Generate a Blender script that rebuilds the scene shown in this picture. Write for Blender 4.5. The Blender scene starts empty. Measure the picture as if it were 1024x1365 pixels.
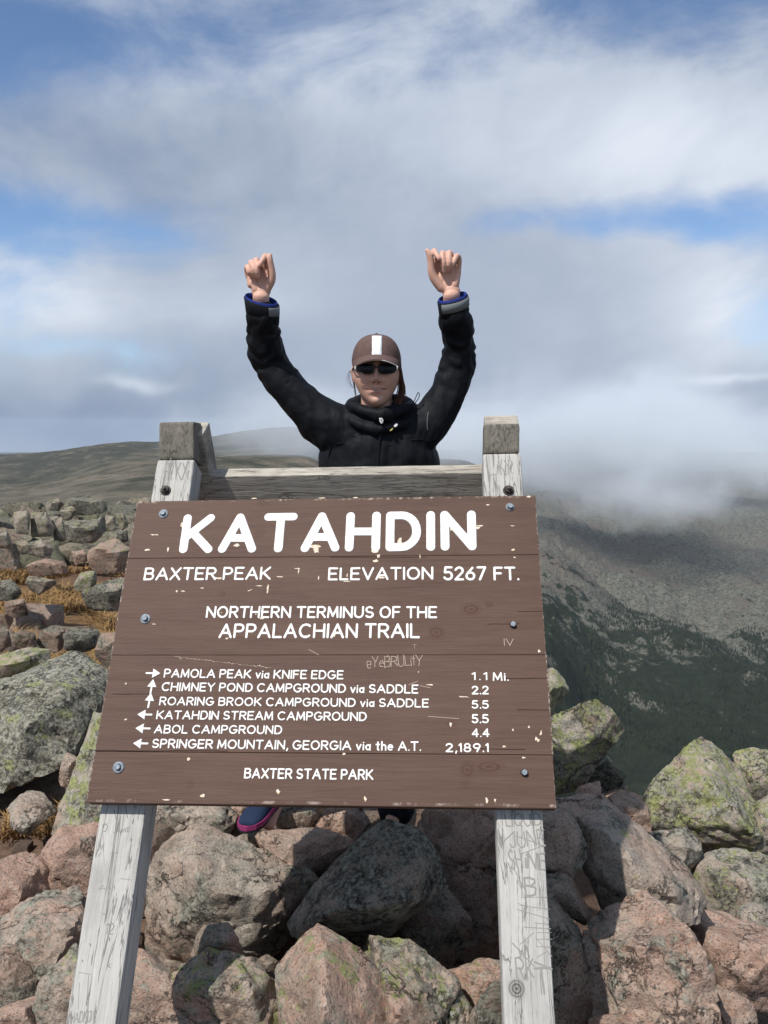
import bpy, bmesh, math, random
import numpy as np
from mathutils import Vector, Matrix

R = math.radians
rng = np.random.default_rng(7)
random.seed(7)
scene = bpy.context.scene
COL = scene.collection

# ------------------------------------------------------------------ camera
F = 1100.0                     # focal length in pixels of the 1024 x 1365 frame
PITCH = R(6.0)
HAZE = 0.000055
CAMZ = 1.55
cam = bpy.data.cameras.new('camera')
cam.sensor_fit = 'VERTICAL'; cam.sensor_height = 36.0; cam.lens = F / 1365.0 * 36.0
cam.clip_start = 0.05; cam.clip_end = 40000
camo = bpy.data.objects.new('camera', cam); COL.objects.link(camo)
camo.location = (0, 0, CAMZ); camo.rotation_euler = (R(90) - PITCH, 0, 0)
scene.camera = camo
CF = Vector((0, math.cos(PITCH), -math.sin(PITCH)))
CD = Vector((0, -math.sin(PITCH), -math.cos(PITCH)))
CR = Vector((1, 0, 0))
CO = Vector((0, 0, CAMZ))

def cam2w(x, y, z):            # camera coordinates (right, down, forward) to world
    return CO + CR * x + CD * y + CF * z
def ray(px, py):
    return CR * ((px - 512) / F) + CD * ((py - 682.5) / F) + CF
def at(px, py, Y):             # the world point seen at a pixel of the photo, at distance Y along the ground
    d = ray(px, py)
    return CO + d * (Y / d.y)

# ------------------------------------------------------------------ light
SUN_EL = R(54.0)
SUN_AZ = R(-141.0)             # from +Y towards +X
sunv = Vector((math.sin(SUN_AZ) * math.cos(SUN_EL), math.cos(SUN_AZ) * math.cos(SUN_EL), math.sin(SUN_EL)))
sd = bpy.data.lights.new('sun', 'SUN'); sd.energy = 4.7; sd.angle = R(0.55); sd.color = (1.0, 0.955, 0.89)
so = bpy.data.objects.new('sun', sd); COL.objects.link(so)
so.rotation_euler = (-sunv).to_track_quat('-Z', 'Y').to_euler()

vs = scene.view_settings
vs.view_transform = 'Standard'; vs.look = 'None'; vs.exposure = 0.0; vs.gamma = 1.0
try: vs.use_curve_mapping = False
except Exception: pass
scene.cycles.use_denoising = True
scene.cycles.max_bounces = 6
scene.cycles.volume_bounces = 2
scene.cycles.volume_max_steps = 64
scene.cycles.transparent_max_bounces = 12
scene.cycles.sample_clamp_indirect = 4.0

# ------------------------------------------------------------------ node helpers
class NT:
    def __init__(s, tree):
        s.t = tree; s.n = tree.nodes; s.l = tree.links
    def node(s, typ, **kw):
        n = s.n.new(typ)
        for k, v in kw.items():
            setattr(n, k, v)
        return n
    def put(s, sock, v):
        if isinstance(v, V): v = v.s
        if isinstance(v, bpy.types.NodeSocket): s.l.new(v, sock)
        elif v is not None:
            if sock.type == 'RGBA' and hasattr(v, '__len__') and len(v) == 3: v = (*v, 1.0)
            sock.default_value = v
    def math(s, op, a, b=None, c=None, clamp=False):
        n = s.node('ShaderNodeMath', operation=op); n.use_clamp = clamp
        s.put(n.inputs[0], a)
        if b is not None: s.put(n.inputs[1], b)
        if c is not None: s.put(n.inputs[2], c)
        return V(s, n.outputs[0])
    def noise(s, vec, scale=5.0, detail=4.0, rough=0.55, dist=0.0, lac=2.0):
        n = s.node('ShaderNodeTexNoise')
        s.put(n.inputs['Vector'], vec); s.put(n.inputs['Scale'], scale); s.put(n.inputs['Detail'], detail)
        s.put(n.inputs['Roughness'], rough); s.put(n.inputs['Distortion'], dist); s.put(n.inputs['Lacunarity'], lac)
        return V(s, n.outputs[0])
    def voro(s, vec, scale=5.0, feature='F1', out='Distance', rnd=1.0):
        n = s.node('ShaderNodeTexVoronoi', feature=feature)
        s.put(n.inputs['Vector'], vec); s.put(n.inputs['Scale'], scale); s.put(n.inputs['Randomness'], rnd)
        return V(s, n.outputs[out])
    def mapr(s, v, a, b, c=0.0, d=1.0, smooth=False):
        n = s.node('ShaderNodeMapRange'); n.interpolation_type = 'SMOOTHSTEP' if smooth else 'LINEAR'
        s.put(n.inputs[0], v)
        for i, q in enumerate((a, b, c, d)): s.put(n.inputs[i + 1], q)
        return V(s, n.outputs[0])
    def mix(s, f, a, b, mode='MIX'):
        n = s.node('ShaderNodeMix', data_type='RGBA', blend_type=mode)
        s.put(n.inputs[0], f); s.put(n.inputs[6], a); s.put(n.inputs[7], b)
        return n.outputs[2]
    def vmath(s, op, a, b=None, out=0):
        n = s.node('ShaderNodeVectorMath', operation=op)
        s.put(n.inputs[0], a)
        if b is not None: s.put(n.inputs[1], b)
        return n.outputs[out]
    def sep(s, v):
        n = s.node('ShaderNodeSeparateXYZ'); s.put(n.inputs[0], v)
        return [V(s, n.outputs[i]) for i in range(3)]
    def comb(s, x, y, z):
        n = s.node('ShaderNodeCombineXYZ')
        for i, q in enumerate((x, y, z)): s.put(n.inputs[i], q)
        return n.outputs[0]
    def attr(s, name):
        n = s.node('ShaderNodeAttribute', attribute_type='OBJECT'); n.attribute_name = name
        return V(s, n.outputs['Fac'])
    def bump(s, h, dist=0.01, strength=1.0, normal=None):
        n = s.node('ShaderNodeBump'); s.put(n.inputs['Height'], h)
        n.inputs['Distance'].default_value = dist; n.inputs['Strength'].default_value = strength
        if normal is not None: s.l.new(normal, n.inputs['Normal'])
        return n.outputs[0]
class V:
    def __init__(s, nt, sock): s.nt = nt; s.s = sock
    def __add__(s, o): return s.nt.math('ADD', s, o)
    __radd__ = __add__
    def __mul__(s, o): return s.nt.math('MULTIPLY', s, o)
    __rmul__ = __mul__
    def __sub__(s, o): return s.nt.math('SUBTRACT', s, o)
    def __rsub__(s, o): return s.nt.math('SUBTRACT', o, s)
    def __truediv__(s, o): return s.nt.math('DIVIDE', s, o)

def material(name, rough=0.85, spec=0.3):
    m = bpy.data.materials.new(name); m.use_nodes = True
    nt = NT(m.node_tree); nt.n.clear()
    out = nt.node('ShaderNodeOutputMaterial'); b = nt.node('ShaderNodeBsdfPrincipled')
    nt.l.new(b.outputs[0], out.inputs['Surface'])
    b.inputs['Roughness'].default_value = rough
    b.inputs['Specular IOR Level'].default_value = spec
    return m, nt, b
def gauss(nt, x, y, cx, cy, sx, sy):
    a = (x - cx) / sx; b = (y - cy) / sy
    return nt.math('EXPONENT', (a * a + b * b) * -1.0)

# ------------------------------------------------------------------ world: daylight sky with broken cloud
world = bpy.data.worlds.new('World'); scene.world = world; world.use_nodes = True
wn = NT(world.node_tree); wn.n.clear()
wout = wn.node('ShaderNodeOutputWorld')
sky = wn.node('ShaderNodeTexSky', sky_type='NISHITA'); sky.sun_disc = False
sky.sun_elevation = SUN_EL; sky.sun_rotation = SUN_AZ % (2 * math.pi); sky.altitude = 1600; sky.air_density = 1.0; sky.dust_density = 0.2; sky.ozone_density = 4.0
bg1 = wn.node('ShaderNodeBackground'); wn.l.new(sky.outputs[0], bg1.inputs[0]); bg1.inputs[1].default_value = 0.14
tc = wn.node('ShaderNodeTexCoord')
dirv = tc.outputs['Generated']
dx, dy, dz = wn.sep(dirv)
warp = wn.noise(dirv, 3.0, 4, 0.55)
warp2 = wn.noise(wn.vmath('ADD', dirv, (5.2, 1.3, 7.7)), 3.0, 4, 0.55)
az = wn.math('ARCTAN2', dx, dy) * 57.29578 + (warp - 0.5) * 14.0
el = wn.math('ARCSINE', dz) * 57.29578 + (warp2 - 0.5) * 9.0
def pxae(px, py):
    d = ray(px, py).normalized()
    return math.degrees(math.atan2(d.x, d.y)), math.degrees(math.asin(d.z))
def blobs(lst):
    tot = None
    for (px, py, sx, sy, w) in lst:
        a, e = pxae(px, py)
        g = gauss(wn, az, el, a, e, sx / 19.2, sy / 19.2) * w
        tot = g if tot is None else tot + g
    return tot
streak0 = wn.noise(wn.vmath('MULTIPLY', wn.comb(dx + dz * 0.9, dy, dz - dx * 0.35), (1.0, 1.0, 2.3)), 3.4, 11, 0.63, 0.35)
puffs = wn.noise(dirv, 4.5, 8, 0.52, 0.3)
streak = 0.5 + (streak0 - 0.5) * 0.8
# coverage of cloud: holes (negative) where the blue shows
cover = (streak - 0.5) * 1.9 + (puffs - 0.5) * 1.0 + 0.62 + blobs([
    (20, 50, 200, 60, -0.60), (70, 325, 200, 40, -0.85), (880, 290, 300, 32, -0.75), (1010, 420, 90, 60, -0.30), (760, 0, 200, 30, -0.20), (150, 455, 120, 14, -0.25),
    (540, 440, 300, 190, 1.10), (60, 560, 220, 60, 0.45), (420, 190, 420, 60, 0.30), (950, 185, 200, 60, 0.45), (880, 570, 260, 90, 0.6)])
cov = wn.mapr(cover, 0.15, 0.95, 0.0, 1.0, True)
calm = 1.0 - blobs([(540, 440, 270, 170, 0.85)])
bright = ((streak - 0.5) * 1.0 + (puffs - 0.5) * 0.9) * calm + 0.37 + blobs([
    (900, 205, 220, 66, 0.48), (330, 60, 240, 70, 0.22), (600, 110, 280, 60, 0.16), (90, 405, 190, 34, 0.52), (205, 500, 40, 9, 0.45), (985, 410, 110, 70, 0.42), (985, 497, 60, 6, 0.35),
    (110, 215, 190, 66, -0.20), (60, 570, 220, 50, -0.30), (950, 560, 240, 50, -0.12), (530, 460, 260, 170, -0.02), (520, 180, 260, 60, -0.04)])
bri = wn.mapr(bright, -0.05, 0.98, 0.0, 1.0)
ccol = wn.mix(bri, (0.205, 0.275, 0.405), (0.76, 0.82, 0.92))
bg2 = wn.node('ShaderNodeBackground'); wn.l.new(ccol, bg2.inputs[0]); bg2.inputs[1].default_value = 1.0
mixs = wn.node('ShaderNodeMixShader'); wn.put(mixs.inputs[0], cov)
wn.l.new(bg1.outputs[0], mixs.inputs[1]); wn.l.new(bg2.outputs[0], mixs.inputs[2])
wn.l.new(mixs.outputs[0], wout.inputs['Surface'])

# ------------------------------------------------------------------ numpy noise
_perm = np.random.default_rng(11).permutation(4096).astype(np.int64)
_grad = np.random.default_rng(12).normal(size=(4096, 3)); _grad /= np.linalg.norm(_grad, axis=1)[:, None]
def gnoise(p):
    i = np.floor(p).astype(np.int64); f = p - i
    u = f * f * f * (f * (f * 6 - 15) + 10)
    out = 0
    for a in (0, 1):
        for b in (0, 1):
            for c in (0, 1):
                h = _perm[(_perm[(_perm[(i[:, 0] + a) & 4095] + i[:, 1] + b) & 4095] + i[:, 2] + c) & 4095]
                g = _grad[h]
                d = g[:, 0] * (f[:, 0] - a) + g[:, 1] * (f[:, 1] - b) + g[:, 2] * (f[:, 2] - c)
                w = (u[:, 0] if a else 1 - u[:, 0]) * (u[:, 1] if b else 1 - u[:, 1]) * (u[:, 2] if c else 1 - u[:, 2])
                out = out + d * w
    return out * 1.6
def fbm(p, oct=4, gain=0.5, ridged=False):
    s = 0; a = 1.0; q = p.copy()
    for k in range(oct):
        n = gnoise(q + 17.3 * k)
        if ridged: n = 1 - 2 * np.abs(n)
        s = s + a * n; a *= gain; q = q * 2.03
    return s

def mesh_obj(name, verts, faces, mat=None, parent=None, smooth=False, loc=None):
    me = bpy.data.meshes.new(name)
    if isinstance(verts, np.ndarray) and isinstance(faces, np.ndarray):
        me.vertices.add(len(verts)); me.vertices.foreach_set('co', verts.astype(np.float32).ravel())
        n, k = faces.shape
        me.loops.add(n * k); me.polygons.add(n)
        me.loops.foreach_set('vertex_index', faces.astype(np.int32).ravel())
        me.polygons.foreach_set('loop_start', np.arange(0, n * k, k, dtype=np.int32))
        me.update(calc_edges=True)
    else:
        me.from_pydata([tuple(v) for v in verts], [], [tuple(f) for f in faces]); me.update()
    if smooth: me.polygons.foreach_set('use_smooth', [True] * len(me.polygons))
    if mat is not None: me.materials.append(mat)
    o = bpy.data.objects.new(name, me); COL.objects.link(o)
    if parent is not None: o.parent = parent
    if loc is not None: o.location = loc
    return o
def tag(o, label=None, cat=None, group=None, kind=None):
    if label: o['label'] = label
    if cat: o['category'] = cat
    if group: o['group'] = group
    if kind: o['kind'] = kind
    return o
def from_bm(name, bm, mat=None, parent=None, smooth=False):
    me = bpy.data.meshes.new(name); bm.to_mesh(me); bm.free()
    if smooth: me.polygons.foreach_set('use_smooth', [True] * len(me.polygons))
    if mat is not None: me.materials.append(mat)
    o = bpy.data.objects.new(name, me); COL.objects.link(o)
    if parent is not None: o.parent = parent
    return o

# ------------------------------------------------------------------ terrain
def y2z(py, r):                # height of the land seen at photo row py at distance r
    return CAMZ - r * math.tan(math.atan((py - 682.5) / F) + PITCH)
TX = [-2600, -700, 0, 200, 400, 600, 715, 850, 1024, 1400, 3000]
# rows: distance, then per column either a height ('z' rows) or a photo row ('y' rows)
ROWS = [
 ('z', 0.3,  [-.1, -.1, -.1, -.15, -.2, -.25, -.35, -.4, -.4, -.4, -.4]),
 ('z', 2.0,  [-.1, -.1, -.18, -.22, -.28, -.3, -.42, -.55, -.5, -.5, -.5]),
 ('z', 3.0,  [-.1, -.1, -.07, -.10, -.15, -.2, -.45, -.62, -.65, -.7, -.7]),
 ('z', 4.2,  [-.2, -.2, -.22, -.24, -.25, -.3, -.55, -.9, -.95, -.95, -.9]),
 ('z', 5.5,  [-.4, -.4, -.34, -.36, -.4, -.6, -1.2, -2.3, -2.4, -2.4, -2]),
 ('z', 8.0,  [-.6, -.6, -.56, -.6, -.65, -1.4, -4.0, -6, -6, -6, -5]),
 ('z', 12.,  [-.9, -.9, -.92, -.98, -1.1, -3.0, -9, -11, -11, -11, -10]),
 ('z', 20.,  [-1.3, -1.3, -1.22, -1.3, -1.6, -6, -18, -20, -20, -20, -18]),
 ('z', 30.,  [-1.4, -1.4, -1.30, -1.35, -2.4, -11, -28, -32, -32, -32, -28]),
 ('z', 45.,  [-3, -3, -2.8, -3, -5, -19, -42, -46, -48, -48, -42]),
 ('z', 70.,  [-7, -7, -7, -7, -9, -34, -62, -66, -70, -70, -60]),
 ('z', 140., [-14, -14, -14, -14, -18, -68, -108, -118, -122, -122, -100]),
 ('y', 260., [665, 665, 665, 652, 650, 880, 1060, 1140, 1150, 1150, 1000]),
 ('y', 480., [650, 650, 646, 612, 612, 780, 930, 1065, 1080, 1060, 900]),
 ('y', 640., [655, 655, 655, 620, 602, 720, 872, 985, 1000, 990, 850]),
 ('y', 900., [640, 640, 632, 606, 588, 672, 790, 862, 870, 860, 760]),
 ('y', 1300.,[610, 610, 608, 590, 570, 640, 722, 765, 770, 780, 700]),
 ('y', 1700.,[606, 606, 603, 588, 572, 622, 690, 712, 735, 720, 660]),
 ('y', 2100.,[612, 610, 607, 595, 580, 612, 662, 660, 678, 690, 640]),
 ('y', 2700.,[620, 620, 615, 605, 590, 620, 670, 668, 690, 690, 640]),
 ('y', 4500.,[608, 608, 606, 600, 590, 618, 640, 634, 622, 630, 640]),
 ('y', 6500.,[612, 612, 612, 606, 600, 620, 640, 640, 640, 640, 640]),
 ('y', 9500.,[600, 600, 600, 600, 600, 600, 600, 600, 600, 600, 600]),
]
TAZ = np.array([math.atan2((x - 512), F) for x in TX])
TLR = np.array([math.log(r[1]) for r in ROWS])
# stored as the tangent of the angle below eye level, so that it interpolates in view
TT = np.array([[((CAMZ - v) / r) if k == 'z' else (CAMZ - y2z(v, r)) / r for v in vals] for k, r, vals in ROWS])
def smoothstep(a, b, x):
    t = np.clip((x - a) / (b - a), 0, 1); return t * t * (3 - 2 * t)
def height(x, y):
    x = np.asarray(x, float); y = np.asarray(y, float)
    r = np.maximum(np.hypot(x, y), 0.3); a = np.arctan2(x, y); lr = np.log(r)
    i = np.clip(np.searchsorted(TAZ, a) - 1, 0, len(TAZ) - 2)
    fa = np.clip((a - TAZ[i]) / (TAZ[i + 1] - TAZ[i]), 0, 1); fa = fa * fa * (3 - 2 * fa)
    j = np.clip(np.searchsorted(TLR, lr) - 1, 0, len(TLR) - 2)
    fr = np.clip((lr - TLR[j]) / (TLR[j + 1] - TLR[j]), 0, 1)
    t = (TT[j, i] * (1 - fa) + TT[j, i + 1] * fa) * (1 - fr) + (TT[j + 1, i] * (1 - fa) + TT[j + 1, i + 1] * fa) * fr
    z = CAMZ - r * t
    P = np.stack([x, y, np.zeros_like(x)], -1)
    flat = P.reshape(-1, 3)
    right = smoothstep(0.02, 0.22, a)
    n1 = fbm(flat / 0.7, 4, 0.55).reshape(x.shape) * 0.035 * np.exp(-((r - 3) / 40) ** 2)
    n2 = fbm(flat / 6.0 + 9, 4, 0.5).reshape(x.shape) * 0.16 * smoothstep(8, 20, r) * (1 - smoothstep(40, 90, r))
    w = smoothstep(120, 500, r)
    big = fbm(flat / 260.0 + 3, 6, 0.52, True).reshape(x.shape) - 0.9
    gul = fbm(np.stack([(x * 0.8 + y * 0.35) / 90.0, (y * 0.5 - x * 0.3) / 420.0, x * 0], -1).reshape(-1, 3), 5, 0.55, True).reshape(x.shape) - 0.9
    fine = fbm(flat / 14.0 + 31, 4, 0.6).reshape(x.shape)
    rug = fbm(flat / 48.0 + 77, 5, 0.6, True).reshape(x.shape) - 0.9
    z = z + n1 + n2 + w * right * rug * 5.5 + w * (right * (big * 17 + gul * 6) + (1 - right) * (big * 2.2 + gul * 0.8) + fine * (0.5 + 1.6 * right))
    return z
fine_az = np.linspace(R(-34), R(34), 600)
coarse = np.linspace(R(34), R(326), 90)[1:-1]
AZ = np.concatenate([fine_az, coarse]); NA = len(AZ)
def polar(name, r0, r1, nr, mat):
    rr = np.exp(np.linspace(math.log(r0), math.log(r1), nr))
    A, RR = np.meshgrid(AZ, rr)
    X = RR * np.sin(A); Y = RR * np.cos(A); Z = height(X, Y)
    verts = np.stack([X, Y, Z], -1).reshape(-1, 3)
    k = np.arange(nr - 1)[:, None] * NA; c = np.arange(NA)[None, :]; c2 = (c + 1) % NA
    faces = np.stack([k + c, k + c2, k + NA + c2, k + NA + c], -1).reshape(-1, 4)
    o = mesh_obj(name, verts, faces[:, ::-1].copy(), mat, smooth=True)
    return o

m_ground, nt, b = material('soil_and_gravel', 0.95, 0.15)
geo = nt.node('ShaderNodeNewGeometry'); P = geo.outputs['Position']
n1 = nt.noise(P, 0.9, 8, 0.62); n2 = nt.noise(P, 18, 6, 0.6); n3 = nt.voro(P, 55); n4 = nt.noise(P, 0.35, 5, 0.6)
c = nt.mix(nt.mapr(n1, 0.38, 0.62), (0.13, 0.078, 0.055), (0.26, 0.175, 0.13))
c = nt.mix(nt.mapr(n2, 0.3, 0.7) * 0.7, c, (0.07, 0.045, 0.03))
gx, gy, gz = nt.sep(P)
far = nt.mapr(gy, 4.5, 6.5)
c = nt.mix(far * nt.mapr(n4, 0.40, 0.62), c, nt.mix(nt.mapr(n2, 0.35, 0.65), (0.24, 0.135, 0.05), (0.09, 0.058, 0.03)))
c = nt.mix(nt.mapr(n3, 0.12, 0.0) * 0.6, c, (0.33, 0.26, 0.22))
nt.put(b.inputs['Base Color'], c)
nt.put(b.inputs['Normal'], nt.bump(n2 + nt.noise(P, 90, 3, 0.6) * 0.5 + nt.mapr(n3, 0.3, 0.0) * 0.4, 0.02, 0.9))

m_terrain, nt, b = material('mountain_side', 0.98, 0.1)
geo = nt.node('ShaderNodeNewGeometry'); P = geo.outputs['Position']
gx, gy, gz = nt.sep(P)
dist = nt.vmath('LENGTH', P, out=1)
nA = nt.noise(P, 0.006, 9, 0.66, 0.4); nB = nt.noise(P, 0.03, 8, 0.7); nC = nt.noise(P, 0.16, 5, 0.7)
rot = nt.comb(gx * 0.9 + gy * 0.4, (gy * 0.9 - gx * 0.4) * 0.22, gz * 0.35)
nS = nt.noise(rot, 0.035, 8, 0.68, 0.7)
right = nt.mapr(gx / gy, 0.03, 0.16)
# left side: khaki and grey tundra with dark bands
tund = nt.mix(nt.mapr(nB, 0.35, 0.65), (0.075, 0.072, 0.054), (0.19, 0.165, 0.128))
tund = nt.mix(nt.mapr(nA * 0.6 + nS * 0.5, 0.54, 0.62), tund, (0.048, 0.052, 0.036))
nD = nt.noise(nt.vmath('MULTIPLY', P, (.05, .16, .3)), 1.0, 8, 0.75)
tund = nt.mix(nt.mapr(nD, 0.52, 0.60) * 0.75, tund, (0.05, 0.052, 0.04))
tund = nt.mix(nt.mapr(nC, 0.60, 0.72) * 0.8, tund, (0.045, 0.05, 0.035))
tund = nt.mix(nt.mapr(gy, 650, 900) * nt.mapr(nS, 0.38, 0.52) * 0.85, tund, (0.045, 0.048, 0.036))
tund = nt.mix(nt.mapr(nC, 0.35, 0.27) * nt.mapr(gy, 500, 800), tund, (0.33, 0.30, 0.26))
# right side: scree above, dark spruce below, gullies between
nE = nt.noise(P, 0.35, 5, 0.75)
scree = nt.mix(nt.mapr(nE * .6 + nC * .4, 0.42, 0.56), (0.038, 0.043, 0.033), (0.165, 0.162, 0.132))
scree = nt.mix(nt.mapr(nA, 0.52, 0.66), scree, (0.12, 0.10, 0.085))
tree = nt.mix(nt.mapr(nC, 0.3, 0.7), (0.012, 0.018, 0.012), (0.026, 0.034, 0.021))
lvl = nt.mapr(gz, -330.0, -90.0, 1.0, 0.0)
lvl = nt.mapr(V(nt, dist), 1250.0, 620.0, 0.0, 1.0)
mask = (lvl * 2.0 - 0.80) + (gx / gy - 0.30) * 1.6 + (nS - 0.5) * 2.2 + (nB - 0.5) * 3.0 + (nA - 0.5) * 3.4
tmask = nt.mapr(mask + nt.mapr(nC, 0.3, 0.7, -0.28, 0.28), 0.12, 0.24)
rc = nt.mix(tmask, scree, tree)
col = nt.mix(right, tund, rc)
nt.put(b.inputs['Base Color'], col)
nt.put(b.inputs['Normal'], nt.bump(nC * 1.0 + nB * 2.5, 3.0, 0.8))

ground = polar('ground', 0.3, 75, 300, m_ground); tag(ground, kind='structure')
hills = polar('mountain_terrain', 75, 9500, 420, m_terrain); tag(hills, kind='structure')

# spruce forest on the valley floor: one mass nobody could count
def forest():
    n = 90000
    pxs = rng.uniform(690, 1250, n); r = np.exp(rng.uniform(math.log(380), math.log(1150), n))
    a = np.arctan2(pxs - 512, F); x = r * np.sin(a); y = r * np.cos(a)
    q = fbm(np.stack([x / 120, y / 120, x * 0], -1), 4)
    z = height(x, y)
    keep = (q + (-235 - z) / 60 > 0) & (rng.random(n) < 0.75)
    x, y, z = x[keep][:42000], y[keep][:42000], z[keep][:42000]
    m = len(x); h = rng.uniform(1.8, 4.6, m); w = h * rng.uniform(0.18, 0.30, m)
    th = rng.uniform(0, 6.28, m)
    vs_ = np.zeros((m, 4, 3))
    for k in range(3):
        vs_[:, k, 0] = x + w * np.cos(th + k * 2.094); vs_[:, k, 1] = y + w * np.sin(th + k * 2.094); vs_[:, k, 2] = z - 0.5
    vs_[:, 3, 0] = x; vs_[:, 3, 1] = y; vs_[:, 3, 2] = z + h
    base = np.arange(m)[:, None] * 4
    fs = np.concatenate([base + np.array([[0, 1, 3]]), base + np.array([[1, 2, 3]]), base + np.array([[2, 0, 3]])])
    mt, nt, b = material('spruce', 0.95, 0.1)
    nt.put(b.inputs['Base Color'], nt.mix(nt.mapr(nt.noise(nt.node('ShaderNodeNewGeometry').outputs['Position'], 0.08, 3), 0.3, 0.7), (0.012, 0.018, 0.012), (0.027, 0.036, 0.022)))
    o = mesh_obj('spruce_forest', vs_.reshape(-1, 3), fs, mt)
    tag(o, 'dark green spruce forest covering the valley floor far below', 'forest', kind='stuff')
forest()

# ------------------------------------------------------------------ rocks
m_rock, nt, b = material('granite', 0.9, 0.25)
tcn = nt.node('ShaderNodeTexCoord'); oi = nt.node('ShaderNodeObjectInfo'); geo = nt.node('ShaderNodeNewGeometry')
off = nt.vmath('SCALE', nt.comb(13.7, 27.1, 41.3), None); off.node.inputs['Scale'].default_value = 1.0
nt.put(off.node.inputs['Scale'], V(nt, oi.outputs['Random']))
Pn = nt.vmath('ADD', tcn.outputs['Object'], off)
pink, lich, grey, dark = nt.attr('pink'), nt.attr('lichen'), nt.attr('grey'), nt.attr('dark')
nx, ny, nz = nt.sep(geo.outputs['Normal'])
big = nt.noise(Pn, 4.5, 6, 0.62, 0.3); mid = nt.noise(Pn, 16, 7, 0.66); fin = nt.noise(Pn, 75, 5, 0.7)
mus = nt.noise(Pn, 34, 6, 0.72, 0.2)
vor = nt.voro(Pn, 210, out='Color')
vr, vg, vb = nt.sep(vor)
c = nt.mix(nt.mapr(pink + (big - 0.5) * 1.8, 0.15, 0.85), (0.37, 0.335, 0.275), (0.43, 0.275, 0.205))
c = nt.mix(nt.mapr(mid, 0.42, 0.66) * 0.5, c, (0.47, 0.39, 0.325))
c = nt.mix(nt.mapr(mus, 0.56, 0.66) * 0.55, c, (0.12, 0.09, 0.075))
c = nt.mix(nt.mapr(fin, 0.58, 0.68) * 0.65, c, (0.08, 0.065, 0.055))
c = nt.mix(nt.mapr(vr, 0.80, 0.92) * 0.55, c, (0.48, 0.42, 0.37))
c = nt.mix(nt.mapr(vg, 0.82, 0.9) * 0.5, c, (0.06, 0.045, 0.04))
# grey and black crust
gm = nt.mapr(nt.noise(nt.vmath('ADD', Pn, (3, 8, 1)), 7.0, 9, 0.72, 0.25) + (grey - 0.5) * 0.38 + (mus - 0.5) * 0.35, 0.50, 0.57)
gc = nt.mix(nt.mapr(mus * 0.5 + fin * 0.5, 0.44, 0.57), (0.050, 0.050, 0.040), (0.36, 0.35, 0.285))
c = nt.mix(gm * 0.92, c, gc)
blot = nt.noise(nt.vmath('ADD', Pn, (6, 1, 14)), 3.2, 7, 0.68, 0.3)
c = nt.mix(nt.mapr(blot, 0.52, 0.62) * 0.55, c, nt.mix(1.0, c, (0.42, 0.40, 0.36), 'MULTIPLY'))
# yellow green map lichen, mostly on upward faces
ly = nt.noise(nt.vmath('ADD', Pn, (9, 2, 5)), 9.0, 9, 0.72, 0.15)
ly2 = nt.noise(nt.vmath('ADD', Pn, (1, 12, 5)), 38.0, 6, 0.72)
lw = nt.vmath('ADD', Pn, nt.comb((ly2 - .5) * .10, (fin - .5) * .10, (mus - .5) * .10))
lv1 = nt.voro(lw, 11.0); lv2 = nt.voro(nt.vmath('ADD', lw, (4, 4, 4)), 30.0)
region = nt.mapr(ly + (lich - 0.5) * 0.42 + nz * 0.04, 0.40, 0.62)
ls1 = nt.mapr(lv1 + (ly2 - .5) * .7 + (1.0 - region) * .55, 0.44, 0.40); ls2 = nt.mapr(lv2 + (ly2 - .5) * .6 + (1.0 - region) * .6, 0.50, 0.45)
ls = nt.math('MAXIMUM', ls1, ls2) * nt.mapr(fin, 0.34, 0.42)
lc = nt.mix(nt.mapr(fin, 0.35, 0.65), (0.13, 0.145, 0.055), (0.35, 0.365, 0.15))
lc = nt.mix(nt.mapr(mid, 0.5, 0.62), lc, (0.30, 0.31, 0.215))
c = nt.mix(ls * nt.mapr(lich, 0.02, 0.15) * 0.93, c, lc)
ce = nt.voro(nt.vmath('ADD', nt.vmath('MULTIPLY', Pn, (1.0, 1.0, 1.6)), nt.comb((mid - .5) * .35, (big - .5) * .35, (mus - .5) * .2)), 2.6, 'DISTANCE_TO_EDGE')
crk = nt.mapr(ce, 0.018, 0.0) * nt.mapr(blot, 0.44, 0.52)
c = nt.mix(crk * .8, c, (0.035, 0.03, 0.027))
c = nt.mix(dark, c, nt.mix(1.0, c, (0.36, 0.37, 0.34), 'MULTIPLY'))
nt.put(b.inputs['Base Color'], c)
hgt = big * 1.2 + mid * 0.9 + mus * 0.55 + fin * 0.3 + ls * 0.05
nt.put(b.inputs['Normal'], nt.bump(fin * .6 + mus * .8, 0.006, 0.8, nt.bump(big * .6 + mid + mus * .5 - crk * .8, 0.020, 0.85)))

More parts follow.
